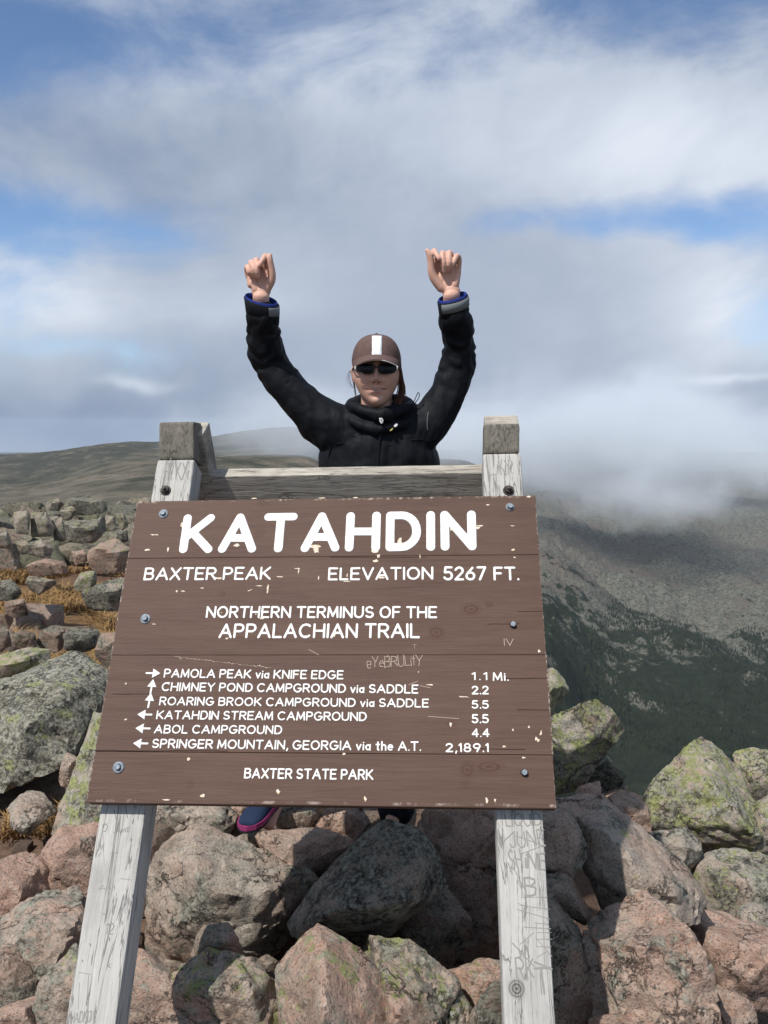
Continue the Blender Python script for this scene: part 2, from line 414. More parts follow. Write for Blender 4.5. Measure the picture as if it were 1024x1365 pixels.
_ico = {}
def ico(sub):
    if sub not in _ico:
        bm = bmesh.new(); bmesh.ops.create_icosphere(bm, subdivisions=sub, radius=1.0)
        v = np.array([q.co for q in bm.verts]); f = np.array([[q.index for q in p.verts] for p in bm.faces]); bm.free()
        v /= np.linalg.norm(v, axis=1)[:, None]
        _ico[sub] = (v, f)
    return _ico[sub]
def hull_planes(pts, merge=36):
    bm = bmesh.new()
    for p in pts: bm.verts.new(p)
    bmesh.ops.convex_hull(bm, input=bm.verts)
    bm.normal_update()
    cand = []
    for f in bm.faces:
        n = Vector(f.normal)
        if n.length < 0.5: continue
        d = n.dot(f.verts[0].co)
        if d < 0: n = -n; d = -d
        cand.append((f.calc_area(), n, d))
    bm.free()
    # keep the large facets and drop those that nearly repeat them: big flat faces with crisp corners
    cand.sort(key=lambda q: -q[0]); keep = []
    for a, n, d in cand:
        lim = math.cos(R(merge if n.y < -.35 else merge * .62))
        if any(n.dot(k[0]) > lim for k in keep): continue
        keep.append((n, d))
    P_ = np.array([tuple(p) for p in pts])
    for d in ico(1)[0]:
        keep.append((Vector(d), float((P_ @ d).max()) * 1.05))
    return np.array([(n.x, n.y, n.z, d) for n, d in keep])
def rock_mesh(pts, seed, sub=5, p=16, rough=1.0, cuts=5, crack=0.0, merge=36):
    """pts: world points of the convex body; returns centre, vertices round it, faces"""
    r_ = np.random.default_rng(seed)
    pts = np.array([tuple(q) for q in pts]); c = (pts.max(0) + pts.min(0)) / 2
    q = pts - c
    pl = hull_planes([tuple(v) for v in q], merge)
    key = np.round(np.concatenate([pl[:, :3], pl[:, 3:] / (np.abs(pl[:, 3:]).max() + 1e-9)], 1) * 24)
    pl = pl[np.unique(key, axis=0, return_index=True)[1]]
    p = p * 7.0
    R0 = np.linalg.norm(q, axis=1).mean()
    for k in range(cuts):
        d = r_.normal(size=3); d[2] *= .5; d[1] -= .4; d /= np.linalg.norm(d)
        s = (q @ d).max() * r_.uniform(0.82, 0.94)
        pl = np.vstack([pl, [*d, s]])
    D, Fc = ico(sub)
    Dw = D + np.stack([fbm(D * 2.3 + seed + 7 * k, 3, .55) for k in range(3)], -1) * .020 * rough
    dots = np.maximum(Dw @ pl[:, :3].T / np.maximum(pl[:, 3], 0.02 * R0), 0)
    mx = dots.max(1)
    rad = 1.0 / (mx * ((dots / mx[:, None]) ** p).sum(1) ** (1.0 / p))
    v = D * rad[:, None]
    s = seed * 3.17
    n = fbm(v / (R0 * 0.9) + s, 3, 0.5) * 0.014 + fbm(v / (R0 * 0.28) + s, 3, 0.6) * 0.011 + fbm(v / 0.05 + s, 3, 0.6) * 0.006 / max(R0, .1)
    rd = fbm(v / (R0 * 0.55) + s + 5, 3, 0.5, True) - 0.8
    n = n - np.clip(rd - 0.45, 0, 1) * 0.07
    st = v @ np.array([0.35, 0.2, 0.9]) / (R0 * 0.34) + fbm(v / R0 + s, 2) * 1.3
    n = n + (smoothstep(0, .25, st % 1.0) - .5 - (st % 1.0) * .6) * 0.035
    tf_ = gnoise(v / (R0 * 0.62) + s + 31) * 2.2 + gnoise(v / (R0 * 0.25) + s + 3) * .35
    fr_ = tf_ - np.floor(tf_); n = n + ((np.floor(tf_) + smoothstep(0.0, 0.16, fr_)) / 2.2 * .034)
    tg_ = gnoise(v / (R0 * 0.24) + s + 51) * 2.0; fg_ = tg_ - np.floor(tg_); n = n + (np.floor(tg_) + smoothstep(0.0, 0.2, fg_)) * .008
    if crack: n = n - np.exp(-(gnoise(v / (R0 * 0.7) + s + 2) / 0.035) ** 2) * crack
    v = v * (1.0 + n * rough)[:, None]
    return c, v, Fc
def rock(outline, Y, label, pink=0.5, lichen=0.1, grey=0.4, dark=0.0, front=None, thick=None, seed=None, sub=5, p=18,
         tilt=0.45, rough=1.0, cuts=4, group=None, name='boulder', cat='boulder', crack=0.0, merge=36):
    seed = seed if seed is not None else int(abs(outline[0][0] * 7 + outline[0][1] * 13 + Y * 100)) % 9973
    r_ = np.random.default_rng(seed)
    ys = [q[1] for q in outline]; xs = [q[0] for q in outline]
    pxm = Y / F; ym = (min(ys) + max(ys)) / 2; xm = sum(xs) / len(xs)
    size = math.sqrt((max(xs) - min(xs)) * (max(ys) - min(ys))) * pxm
    thick = thick or size * 0.75
    pts = []
    for (x, y) in outline:
        pts.append(at(x, y, Y + (ym - y) * pxm * tilt))
    for (x, y) in outline[::2]:
        pts.append(at(xm + (x - xm) * 0.72, ym + (y - ym) * 0.72 + 0.06 * (max(ys) - min(ys)), Y + thick * r_.uniform(0.8, 1.0) + (ym - y) * pxm * tilt))
    if front is None:
        w_, h_ = max(xs) - min(xs), max(ys) - min(ys); t0 = min(ys); cx = (max(xs) + min(xs)) / 2
        sk = r_.uniform(-.12, .12); e1, e2 = r_.uniform(.22, .36), r_.uniform(.12, .34)
        front = [(cx - e1 * w_, t0 + (.34 + sk) * h_, -thick * r_.uniform(.30, .5)), (cx + e2 * w_, t0 + (.34 - sk) * h_, -thick * r_.uniform(.30, .5)), (cx + r_.uniform(-.2, .2) * w_, t0 + .80 * h_, -thick * r_.uniform(.2, .42))]
    for (x, y, d) in front: pts.append(at(x, y, Y + d + (ym - y) * pxm * tilt * 0.5))
    c, v, f = rock_mesh(pts, seed, sub, p, rough, cuts, crack, merge)
    o = mesh_obj(name, v * 1.0, f, m_rock, smooth=True, loc=tuple(c))
    o['pink'] = float(pink); o['lichen'] = float(lichen); o['grey'] = float(grey); o['dark'] = float(dark)
    o.data.set_sharp_from_angle(angle=R(32))
    tag(o, label, cat, group or 'boulders heaped around the summit sign')
    return o

G = 'boulders heaped around the summit sign'
# in front of and behind the sign's posts
rock([(187,1234),(197,1150),(212,1128),(250,1101),(291,1104),(330,1128),(370,1142),(409,1155),(421,1171),(413,1194),(384,1250),(323,1284),(219,1285),(186,1258)], 2.6,
     'largest pale grey boulder right of the left post, half in the shadow of the sign', .35, .12, .42, seed=41, sub=6, p=11, thick=.5,
     front=[(240,1150,-.10),(330,1190,-.16),(255,1215,-.15),(385,1200,-.06)], crack=.02)
rock([(250,1273),(270,1234),(305,1230),(332,1277),(297,1292)], 2.16, 'small shaded brown stone wedged below the largest pale boulder', .6, 0, .4, .2)
rock([(368,1300),(372,1330),(374,1400),(540,1400),(525,1330),(492,1277),(466,1255),(440,1240),(423,1230),(398,1249)], 1.95,
     'wedge shaped pink boulder with a sharp pale ridge at the bottom centre', .75, .42, .45, seed=51, sub=6, p=40, thick=.4, front=[(434,1262,-.06),(437,1300,-.14),(440,1400,-.22)], rough=.7, cuts=0, merge=20)
rock([(484,1256),(500,1251),(520,1262),(535,1257),(556,1262),(590,1290),(605,1315),(625,1345),(650,1410),(500,1410),(505,1330),(490,1290)], 2.02,
     'rough humped lichen boulder just right of the pale ridged one', .55, .45, .55, seed=52, sub=6, p=22, rough=1.7, thick=.35, front=[(520,1310,-.10),(560,1330,-.12),(550,1400,-.2)], crack=.04)
rock([(517,1092),(554,1101),(577,1124),(593,1160),(594,1181),(573,1200),(534,1236),(511,1251),(472,1253),(390,1249),(384,1237),(421,1175),(464,1132),(491,1105)], 2.32,
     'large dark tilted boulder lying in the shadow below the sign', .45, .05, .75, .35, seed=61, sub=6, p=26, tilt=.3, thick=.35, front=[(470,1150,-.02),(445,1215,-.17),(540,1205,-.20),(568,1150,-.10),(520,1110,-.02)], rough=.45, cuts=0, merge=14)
rock([(337,1120),(370,1109),(417,1107),(472,1122),(468,1130),(417,1165),(378,1148),(343,1136)], 2.72, 'flat brown boulder behind the dark tilted one', .8, 0, .35, .1, thick=.25)
rock([(413,1101),(429,1085),(456,1074),(484,1075),(493,1093),(476,1116),(456,1120),(417,1113)], 3.0, 'small rounded orange boulder under the sign, between the hiker\'s feet', .95, 0, .12, p=9, seed=8)
rock([(362,1108),(368,1077),(382,1068),(417,1068),(427,1093),(413,1112)], 3.0, 'small grey boulder just right of the blue shoe', .35, .05, .55, seed=9)
rock([(312,1127),(318,1114),(350,1106),(358,1118),(345,1136)], 2.82, 'pale stone beneath the toe of the blue shoe', .45, 0, .35)
rock([(550,1089),(566,1075),(597,1066),(663,1066),(705,1080),(708,1270),(650,1290),(620,1240),(601,1198),(586,1140)], 2.68,
     'tall reddish brown slab leaning behind the right post', .8, .02, .35, .1, seed=71, sub=6, thick=.4, tilt=.5, front=[(640,1120,-.05),(650,1220,-.10)], rough=1.1, crack=.03)
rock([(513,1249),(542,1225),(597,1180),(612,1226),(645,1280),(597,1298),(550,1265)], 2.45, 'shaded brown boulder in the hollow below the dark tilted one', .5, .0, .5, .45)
rock([(592,1300),(640,1275),(669,1280),(690,1300),(660,1335),(626,1357),(605,1340)], 2.12, 'pinkish lichen stone left of the foot of the right post', .8, .3, .35)
rock([(622,1360),(644,1331),(671,1300),(705,1290),(720,1410),(630,1410)], 1.98, 'dark brown stone at the bottom edge left of the right post', .5, .05, .6, .35)
rock([(690,1190),(734,1190),(752,1205),(775,1227),(786,1270),(792,1345),(770,1410),(690,1410),(680,1300)], 2.1, 'dark rounded boulder directly right of the right post', .4, .15, .6, .4, seed=13, p=12, sub=6)
rock([(728,1078),(752,1079),(771,1100),(784,1137),(756,1166),(734,1169),(700,1150),(696,1080)], 2.42, 'brown lichen boulder right of the post just below the sign', .65, .2, .45, .1)
rock([(734,1165),(756,1166),(771,1186),(788,1224),(779,1233),(752,1211),(715,1200),(705,1170)], 2.3, 'small dark red stone right of the right post', .7, .0, .5, .4)
rock([(738,1068),(765,1060),(790,1064),(835,1085),(837,1111),(884,1137),(917,1167),(951,1216),(899,1233),(865,1215),(801,1215),(779,1160),(760,1110)], 2.5,
     'long pale slab sloping down to the right beside the sign', .4, .3, .42, seed=83, sub=6, thick=.5, tilt=1.1, front=[(810,1120,-.16),(860,1160,-.18),(820,1190,-.15)], crack=.03)
rock([(785,1238),(827,1201),(865,1197),(897,1231),(932,1276),(958,1375),(920,1410),(850,1410),(842,1291),(816,1250)], 2.08,
     'large ribbed pink slab at the lower right', .72, .12, .42, seed=84, sub=6, thick=.4, tilt=.8, rough=1.4, crack=.03)
rock([(776,1240),(797,1233),(827,1257),(842,1284),(856,1310),(860,1350),(830,1410),(786,1400),(786,1270)], 2.1, 'buff boulder with a green patch between the post and the ribbed slab', .55, .3, .35, seed=15)
rock([(899,1227),(917,1214),(977,1222),(1024,1240),(1075,1262),(1080,1350),(1007,1349),(947,1302),(930,1278)], 2.5, 'smooth salmon pink boulder in the lower right corner', 1.0, .0, .12, seed=16, p=11, sub=6, thick=.4)
rock([(945,1308),(966,1317),(1007,1362),(1020,1410),(950,1410)], 2.12, 'narrow pink stone under the smooth salmon boulder', .8, 0, .35)
rock([(785,1366),(816,1351),(865,1347),(888,1365),(900,1420),(780,1420)], 1.95, 'pink stone cut by the bottom edge right of the post', .9, 0, .25)
rock([(929,1150),(951,1134),(1000,1135),(1055,1150),(1058,1216),(977,1226),(951,1218),(932,1190)], 3.4, 'boxy olive green boulder at the right edge', .3, .5, .65, seed=18, p=22, front=[(950,1165,-.1),(1040,1172,-.14),(1000,1210,-.16)], tilt=.7)
rock([(975,1226),(992,1205),(1024,1210),(1060,1228),(1062,1262),(1010,1250)], 3.05, 'small grey green stone between the boxy boulder and the salmon one', .35, .35, .55)
rock([(865,1115),(880,1107),(921,1105),(936,1120),(936,1140),(914,1168),(893,1151)], 3.45, 'grey stone below the green pyramid boulder', .45, .3, .6)
rock([(932,987),(962,1000),(992,1032),(996,1062),(1007,1092),(1002,1118),(989,1135),(936,1135),(902,1115),(872,1113),(856,1085),(858,1066),(872,1045),(882,1030),(917,997)], 4.05,
     'tall pyramid shaped boulder covered in bright green lichen', .35, .78, .62, seed=24, sub=6, p=26, thick=.6, front=[(935,1010,-.06),(950,1050,-.24),(972,1098,-.28),(890,1090,-.12)], cuts=2)
rock([(979,1012),(1000,997),(1024,1000),(1065,1010),(1070,1075),(1005,1080),(990,1050)], 4.4, 'green lichen boulder behind the pyramid at the right edge', .3, .7, .6, sub=5)
rock([(1000,1080),(1024,1059),(1065,1050),(1070,1130),(1010,1138),(1001,1119)], 3.85, 'green boulder cut by the right edge below the one behind the pyramid', .3, .65, .5)
rock([(799,1062),(820,1051),(842,1057),(858,1066),(860,1085),(868,1110),(839,1104),(830,1088),(805,1075)], 4.0, 'yellow brown stone left of the green pyramid boulder', .75, .3, .3, seed=28)
rock([(716,962),(750,950),(782,939),(811,937),(833,971),(820,990),(803,1010),(788,1034),(767,1050),(743,1057),(712,1060)], 3.9,
     'big overhanging green lichen slab beside the right edge of the sign', .3, .72, .7, seed=29, sub=6, p=28, thick=.5, tilt=-.2, front=[(760,990,-.12),(805,965,-.05),(755,1030,-.05)], cuts=3)
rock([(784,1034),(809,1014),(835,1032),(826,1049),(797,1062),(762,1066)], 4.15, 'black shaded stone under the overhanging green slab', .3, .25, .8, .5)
rock([(764,1068),(779,1047),(799,1040),(803,1062),(784,1074)], 3.8, 'small pointed pink stone below the overhanging green slab', .95, 0, .2)
rock([(818,1046),(830,1042),(844,1057),(828,1066)], 4.15, 'tiny green stone right of the overhanging slab', .4, .6, .4)
rock([(700,893),(730,890),(747,899),(762,916),(749,933),(739,948),(725,957),(700,957)], 5.2, 'bright green rock peeping out at the right edge of the sign', .3, .9, .5, seed=31, front=[(740,915,-.2)])
# left side
rock([(-60,925),(0,909),(25,893),(55,881),(70,878),(105,869),(123,881),(143,895),(137,941),(114,983),(101,1011),(61,1035),(0,1050),(-60,1050)], 3.75,
     'huge dark grey boulder speckled with green lichen at the left edge', .22, .42, .92, seed=101, sub=6, p=12, thick=.8, tilt=1.0, front=[(40,960,-.22),(95,930,-.12),(30,1000,-.22)])
rock([(-40,885),(0,877),(18,868),(68,866),(70,888),(15,902),(0,910),(-40,918)], 4.6, 'green topped boulder behind the huge dark grey one', .4, .7, .5)
rock([(132,950),(165,960),(185,1072),(190,1112),(130,1112),(72,1114),(86,1062),(98,1030),(112,990)], 3.15, 'tall lichen covered slab hugging the left edge of the sign', .35, .62, .7, seed=103, sub=6, p=22, thick=.4, front=[(118,1040,-.08),(105,1095,-.14)])
rock([(185,1072),(205,1064),(301,1064),(322,1096),(312,1114),(250,1108),(219,1117),(195,1120)], 3.0, 'cracked brown boulder below the bottom left of the sign', .5, .2, .6, seed=104, rough=1.5, crack=.03)
rock([(296,1078),(310,1066),(336,1066),(330,1095),(318,1106)], 3.1, 'orange stone left of the blue shoe', .95, .05, .2)
rock([(88,1003),(102,1006),(101,1028),(89,1055),(77,1042)], 3.5, 'small upright pinkish stone in the dry grass', .8, .1, .3)
rock([(10,1078),(35,1053),(59,1057),(76,1082),(39,1107),(16,1111)], 3.1, 'flat grey stone lying on the reddish soil', .35, .1, .45, tilt=1.6, thick=.12)
rock([(59,1129),(74,1109),(102,1099),(140,1099),(150,1150),(125,1193),(66,1193),(55,1160)], 2.72, 'rounded pink boulder left of the left post', .95, .02, .25, seed=107, p=11)
rock([(-45,1170),(0,1152),(23,1136),(59,1141),(66,1187),(23,1205),(0,1228),(-45,1245)], 2.62, 'red flat topped boulder at the left edge', 1.0, .05, .3, seed=108, tilt=.9, p=24)
rock([(2,1223),(39,1194),(113,1191),(130,1235),(112,1272),(40,1328),(23,1332),(10,1322),(0,1270)], 2.32, 'large square edged grey pink block left of the left post', .55, .1, .55, seed=109, sub=6, p=28, tilt=.5, front=[(22,1250,-.10),(95,1240,-.12),(35,1310,-.10)], cuts=2)
rock([(-45,1240),(0,1242),(12,1273),(14,1324),(0,1354),(-45,1365)], 2.25, 'dark boulder cut by the left edge near the bottom', .35, .1, .7, .4)
rock([(-12,1268),(20,1262),(52,1288),(54,1335),(12,1348),(-12,1342)], 2.2, 'brown lichen stone below the square edged block at the left edge', .5, .2, .6, .2)
rock([(48,1410),(50,1335),(70,1297),(101,1256),(135,1290),(130,1410)], 2.02, 'steep pink and green slab behind the foot of the left post', .6, .25, .6, seed=111)
rock([(-30,1360),(16,1336),(51,1332),(60,1410),(-30,1410)], 1.98, 'smooth pink stone in the bottom left corner', .95, 0, .2)
rock([(150,1290),(180,1264),(189,1266),(223,1289),(242,1324),(262,1365),(265,1410),(150,1410)], 2.08, 'rounded reddish boulder right of the foot of the left post', .75, .05, .35, seed=113, p=12)
rock([(224,1299),(242,1283),(273,1268),(312,1271),(352,1293),(372,1312),(378,1410),(250,1410),(236,1340)], 2.02, 'boulder with a yellow green lichen blotch at the bottom left', .6, .5, .5, seed=114, sub=6, p=12)
rock([(342,1283),(355,1271),(372,1281),(368,1300)], 2.12, 'small dark pebble left of the ridged boulder', .4, 0, .5, .3, sub=4)
# middle distance on the left
for (ol, Y, lb, pk, lc, gr, dk) in [
    ([(86,697),(91,694),(132,692),(138,714),(123,724),(89,723)], 14, 'largest squared green block of the distant rock band', .25, .55, .7, 0),
    ([(18,682),(37,680),(41,691),(39,713),(18,710)], 15, 'upright green block at the left end of the distant band', .3, .6, .5, 0),
    ([(42,683),(62,682),(73,702),(70,715),(41,716)], 15.2, 'tall green block second from the left in the distant band', .3, .62, .5, 0),
    ([(69,686),(83,690),(90,720),(72,724)], 15.4, 'narrow block just left of the largest squared one', .3, .5, .6, 0),
    ([(80,682),(95,674),(103,680),(92,695),(83,693)], 17, 'tilted green block above the largest squared one', .3, .6, .4, 0),
    ([(-10,706),(9,705),(18,726),(15,733),(-10,729)], 12, 'green block cut by the left edge below the distant band', .3, .6, .5, 0),
    ([(37,723),(55,719),(72,732),(66,746),(37,739)], 12, 'sloping grey green block below the distant band', .35, .45, .6, 0),
    ([(22,726),(35,721),(42,736),(28,740)], 12.4, 'small block left of the sloping grey green one', .35, .45, .6, 0),
    ([(117,735),(135,723),(160,720),(176,732),(172,756),(160,762),(132,762),(117,748)], 11, 'big rounded pink and green boulder beside the sign', .8, .5, .4, 0),
    ([(98,780),(108,763),(126,760),(130,780),(123,787),(101,788)], 9, 'bright green cubic rock above the golden grass', .3, .85, .3, 0),
    ([(139,778),(160,769),(176,775),(165,814),(129,814),(111,803),(108,790),(123,784)], 8.4, 'mottled grey green boulder against the left edge of the sign', .35, .55, .75, 0),
    ([(33,777),(40,767),(61,771),(76,779),(58,790),(40,787)], 9.2, 'low mossy rock in the middle of the golden grass', .35, .6, .5, 0),
    ([(-12,775),(18,772),(30,791),(20,800),(-12,802)], 9, 'grey rock at the left edge above the golden grass', .3, .4, .8, .1),
    ([(6,802),(34,797),(39,815),(18,823),(6,817)], 7.4, 'brown rock at the left edge in the golden grass', .75, .1, .5, .1),
    ([(84,845),(101,836),(134,843),(134,862),(111,870),(86,867)], 5.6, 'dark squared rock under the grassy bank beside the sign', .3, .2, .8, .25),
    ([(50,850),(61,836),(88,840),(86,864),(71,870),(54,866)], 5.7, 'brown rock under the grassy bank left of the dark one', .7, .1, .5, .2),
    ([(-12,828),(9,835),(17,861),(-12,870)], 5.4, 'reddish dark rock at the left edge below the grass', .7, .1, .5, .3),
    ([(17,845),(30,838),(48,846),(50,866),(22,870)], 5.6, 'shaded red rock between two brown ones below the grass', .8, .0, .5, .3),
    ([(134,843),(156,841),(165,862),(143,892),(126,876)], 5.1, 'brown slab at the left edge of the sign beside the dark squared rock', .7, .1, .5, .1),
    ([(88,666),(105,663),(142,666),(144,681),(120,686),(98,683)], 21, 'wide dark rock at the top of the distant band', .25, .4, .75, .1),
    ([(62,668),(78,664),(86,672),(78,682),(64,680)], 21, 'mossy rock left of the wide dark one at the top of the band', .3, .5, .6, 0),
    ([(140,686),(153,688),(156,706),(143,708)], 15.5, 'small upright block right of the largest squared one', .3, .6, .5, 0),
    ([(154,684),(166,684),(172,702),(160,708)], 15, 'leaning block next to the left edge of the sign', .3, .65, .5, 0),
    ([(155,706),(170,706),(172,722),(157,724)], 13.5, 'shaded block under the leaning one near the sign', .3, .4, .7, .2),
    ([(36,752),(60,744),(90,752),(95,764),(60,768),(38,764)], 10.2, 'flat pinkish outcrop surrounded by brown grass', .9, .1, .4, 0),
    ([(95,735),(112,733),(118,748),(100,754)], 11.6, 'pink slab left of the big rounded boulder beside the sign', .9, .1, .3, 0)]:
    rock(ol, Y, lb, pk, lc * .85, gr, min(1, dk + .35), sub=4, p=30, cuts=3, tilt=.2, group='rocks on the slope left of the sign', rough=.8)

# scattered blocks of the band and loose stones between the boulders
protos = []
for k in range(9):
    r_ = np.random.default_rng(500 + k)
    pts = np.array([[a, b_, c_] for a in (-1, 1) for b_ in (-1, 1) for c_ in (-1, 1)]) * np.array([.85, .7, .62]) + r_.normal(size=(8, 3)) * .17
    c_, v_, f_ = rock_mesh(pts, 500 + k, 4, 26, 0.9, 4)
    me = mesh_obj('stone', v_, f_, m_rock, smooth=True); me.data.set_sharp_from_angle(angle=R(32)); protos.append(me.data); bpy.data.objects.remove(me)
ANCH = []
for o_ in list(COL.objects):
    if 'label' in o_ and o_.get('category') == 'boulder' and len(o_['label'].split()) <= 10:
        q_ = Vector(o_.location) - CO; ANCH.append((512 + F * q_.dot(CR) / q_.dot(CF), 682.5 + F * q_.dot(CD) / q_.dot(CF), o_['label']))
SEENL = {}
def neighbour_label(o, s, noun):
    q_ = Vector(o.location) - CO; x = 512 + F * q_.dot(CR) / q_.dot(CF); y = 682.5 + F * q_.dot(CD) / q_.dot(CF)
    colr = 'green' if o['lichen'] > .55 else ('pinkish' if o['pink'] > .6 else ('grey' if o['grey'] > .5 else 'brown'))
    best = sorted(ANCH, key=lambda a: (a[0] - x) ** 2 + (a[1] - y) ** 2)[:6]
    for sz in (['large', 'broad', 'bulky', 'sturdy'] if s > .3 else ['small', 'little', 'tiny', 'slight'] if s < .14 else ['middling', 'squarish', 'stubby', 'medium']):
        for a in best:
            ddx, ddy = x - a[0], y - a[1]
            where = ('just right of' if ddx > 0 else 'just left of') if abs(ddx) > abs(ddy) else ('just below' if ddy > 0 else 'just above')
            lb = f'{sz} {colr} {noun} {where} the {a[2]}'
            if lb not in SEENL and len(lb.split()) <= 16: SEENL[lb] = 1; return lb
    return lb if len(lb.split()) <= 16 else f'{sz} {colr} {noun} among the boulders'
def scatter(n, region, size, label, group, cat, pk, lc, gr, sink=0.25, avoid=None):
    i = 0
    while i < n:
        x, y = region()
        if avoid and avoid(x, y): continue
        z = float(height(np.array([x]), np.array([y]))[0])
        s = size()
        o = bpy.data.objects.new('stone', protos[random.randrange(9)]); COL.objects.link(o)
        o.location = (x, y, z + s * (0.55 - sink)); o.scale = (s, s * random.uniform(.8, 1.1), s * random.uniform(.8, 1.2))
        o.rotation_euler = (random.uniform(-.4, .4), random.uniform(-.4, .4), random.uniform(0, 6.28))
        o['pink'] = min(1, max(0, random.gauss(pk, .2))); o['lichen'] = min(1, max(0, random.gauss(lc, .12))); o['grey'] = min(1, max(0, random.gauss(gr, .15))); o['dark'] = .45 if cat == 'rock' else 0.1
        tag(o, neighbour_label(o, s, cat), cat, group)
        i += 1
def band():
    px = random.uniform(-60, 230); r = random.uniform(16, 28)
    a = math.atan2(px - 512, F); return r * math.sin(a), r * math.cos(a)
scatter(200, band, lambda: random.uniform(.2, .34) if random.random() < .6 else random.uniform(.3, .5), 'small green lichen block in the rock band on the left slope', 'small blocks of the rock band left of the sign', 'rock', .35, .5, .65, .15)
def midl():
    px = random.uniform(-40, 200); r = random.uniform(4.6, 12)
    a = math.atan2(px - 512, F); return r * math.sin(a), r * math.cos(a)
scatter(36, midl, lambda: random.uniform(.07, .14) if random.random() < .6 else random.uniform(.14, .3), 'small stone sunk in the golden grass left of the sign', 'stones in the grass left of the sign', 'stone', .6, .35, .5, .3)
def near():
    return random.uniform(-1.7, 2.4), random.uniform(1.7, 4.2)
scatter(75, near, lambda: random.uniform(.07, .17), 'small loose stone filling a gap between the boulders', 'loose stones between the boulders', 'stone', .65, .1, .4, .2,
        avoid=lambda x, y: (y > 3.0 and x > .4) or (x < -.95 and y > 2.6))
def pebbles():
    return random.uniform(-1.9, -1.0), random.uniform(2.8, 3.6)
scatter(16, pebbles, lambda: random.uniform(.012, .04), 'pebble lying on the reddish soil at the left', 'pebbles on the reddish soil', 'pebble', .8, .0, .3, .2)

# ------------------------------------------------------------------ air and drifting cloud
def box_mesh(name, lo, hi, mat):
    vs_ = [(x, y, z) for x in (lo[0], hi[0]) for y in (lo[1], hi[1]) for z in (lo[2], hi[2])]
    fs = [(0, 1, 3, 2), (4, 6, 7, 5), (0, 4, 5, 1), (2, 3, 7, 6), (0, 2, 6, 4), (1, 5, 7, 3)]
    return mesh_obj(name, vs_, fs, mat)
m = bpy.data.materials.new('thin_air'); m.use_nodes = True; nt = NT(m.node_tree); nt.n.clear()
out = nt.node('ShaderNodeOutputMaterial'); pv_ = nt.node('ShaderNodeVolumePrincipled'); nt.l.new(pv_.outputs[0], out.inputs['Volume'])
pv_.inputs['Color'].default_value = (.72, .84, 1.0, 1); pv_.inputs['Density'].default_value = HAZE
tag(box_mesh('haze', (-9800, -9800, -1250), (9800, 9800, 60), m), kind='stuff')
def cloud(px, py, Y, rx, ry, rz, dens, seed, label, thr=.42):
    c_ = at(px, py, Y)
    m = bpy.data.materials.new('cloud_vapour'); m.use_nodes = True; nt = NT(m.node_tree); nt.n.clear()
    out = nt.node('ShaderNodeOutputMaterial'); pv_ = nt.node('ShaderNodeVolumePrincipled'); nt.l.new(pv_.outputs[0], out.inputs['Volume'])
    pv_.inputs['Color'].default_value = (.90, .95, 1.0, 1); pv_.inputs['Anisotropy'].default_value = -0.25
    P = nt.node('ShaderNodeTexCoord').outputs['Object']
    x_, y_, z_ = nt.sep(nt.vmath('MULTIPLY', P, (1 / rx, 1 / ry, 1 / rz)))
    r_ = nt.math('SQRT', x_ * x_ + y_ * y_ + z_ * z_)
    nz_ = nt.noise(nt.vmath('ADD', nt.vmath('MULTIPLY', P, (2.6 / rx, 2.6 / rx, 3.4 / rx)), (seed, seed * 2, 3)), 1.0, 4, .6, .4)
    d_ = nt.mapr((1.0 - r_) * 1.15 + (nz_ - .5) * 1.9, thr - .2, thr + .75, 0, 1, True) * nt.mapr(r_, 1.0, .8)
    nt.put(pv_.inputs['Density'], d_ * dens)
    D_, F_ = ico(3)
    o = mesh_obj('cloud', D_ * np.array([rx, ry, rz]), F_, m, loc=tuple(c_))
    tag(o, label, 'cloud', kind='stuff')
HAZE_ON = True
cloud(800, 590, 1400, 520, 300, 180, .011, 3.1, 'grey cloud drifting over the ridge right of the sign')
cloud(860, 590, 2900, 1300, 300, 240, .006, 5.7, 'far grey cloud bank over the distant mountains')
cloud(880, 665, 1200, 190, 120, 60, .007, 12.4, 'thin grey mist hanging on the slope right of the sign')
cloud(415, 578, 500, 125, 70, 44, .022, 8.4, 'thin cloud veiling the hilltop behind the hiker')

# ------------------------------------------------------------------ dry grass
m_grass, nt, b = material('dry_grass', 0.8, 0.2)
oi = nt.node('ShaderNodeNewGeometry')
nt.put(b.inputs['Base Color'], nt.mix(nt.mapr(nt.noise(oi.outputs['Position'], 9, 5, 0.7), 0.35, 0.65), (0.13, 0.07, 0.026), (0.38, 0.24, 0.10)))
def grass(name, label, tufts, hgt, blades):
    vs_, fs = [], []
    for (x, y, s) in tufts:
        z = float(height(np.array([x]), np.array([y]))[0])
        for k in range(blades):
            a = random.uniform(0, 6.283); rr = random.uniform(0, s)
            bx, by = x + rr * math.cos(a), y + rr * math.sin(a)
            h = hgt * random.uniform(.3, 1.3) ** 1.3; lean = random.uniform(.2, 1.9) * h; w = 0.0016 * (1 + hgt * 12) * (1 + y * .12)
            la = a + random.uniform(-.7, .7); ca, sa = math.cos(la), math.sin(la)
            i = len(vs_)
            vs_ += [(bx - sa * w, by + ca * w, z - .01), (bx + sa * w, by - ca * w, z - .01),
                    (bx + ca * lean * .4 + sa * w * .7, by + sa * lean * .4 - ca * w * .7, z + h * .7), (bx + ca * lean * .4 - sa * w * .7, by + sa * lean * .4 + ca * w * .7, z + h * .7),
                    (bx + ca * lean, by + sa * lean, z + h * .85)]
            fs += [(i, i + 1, i + 2, i + 3), (i + 3, i + 2, i + 4)]
    o = mesh_obj(name, vs_, fs, m_grass)
    tag(o, label, 'grass', kind='stuff')
tf = []
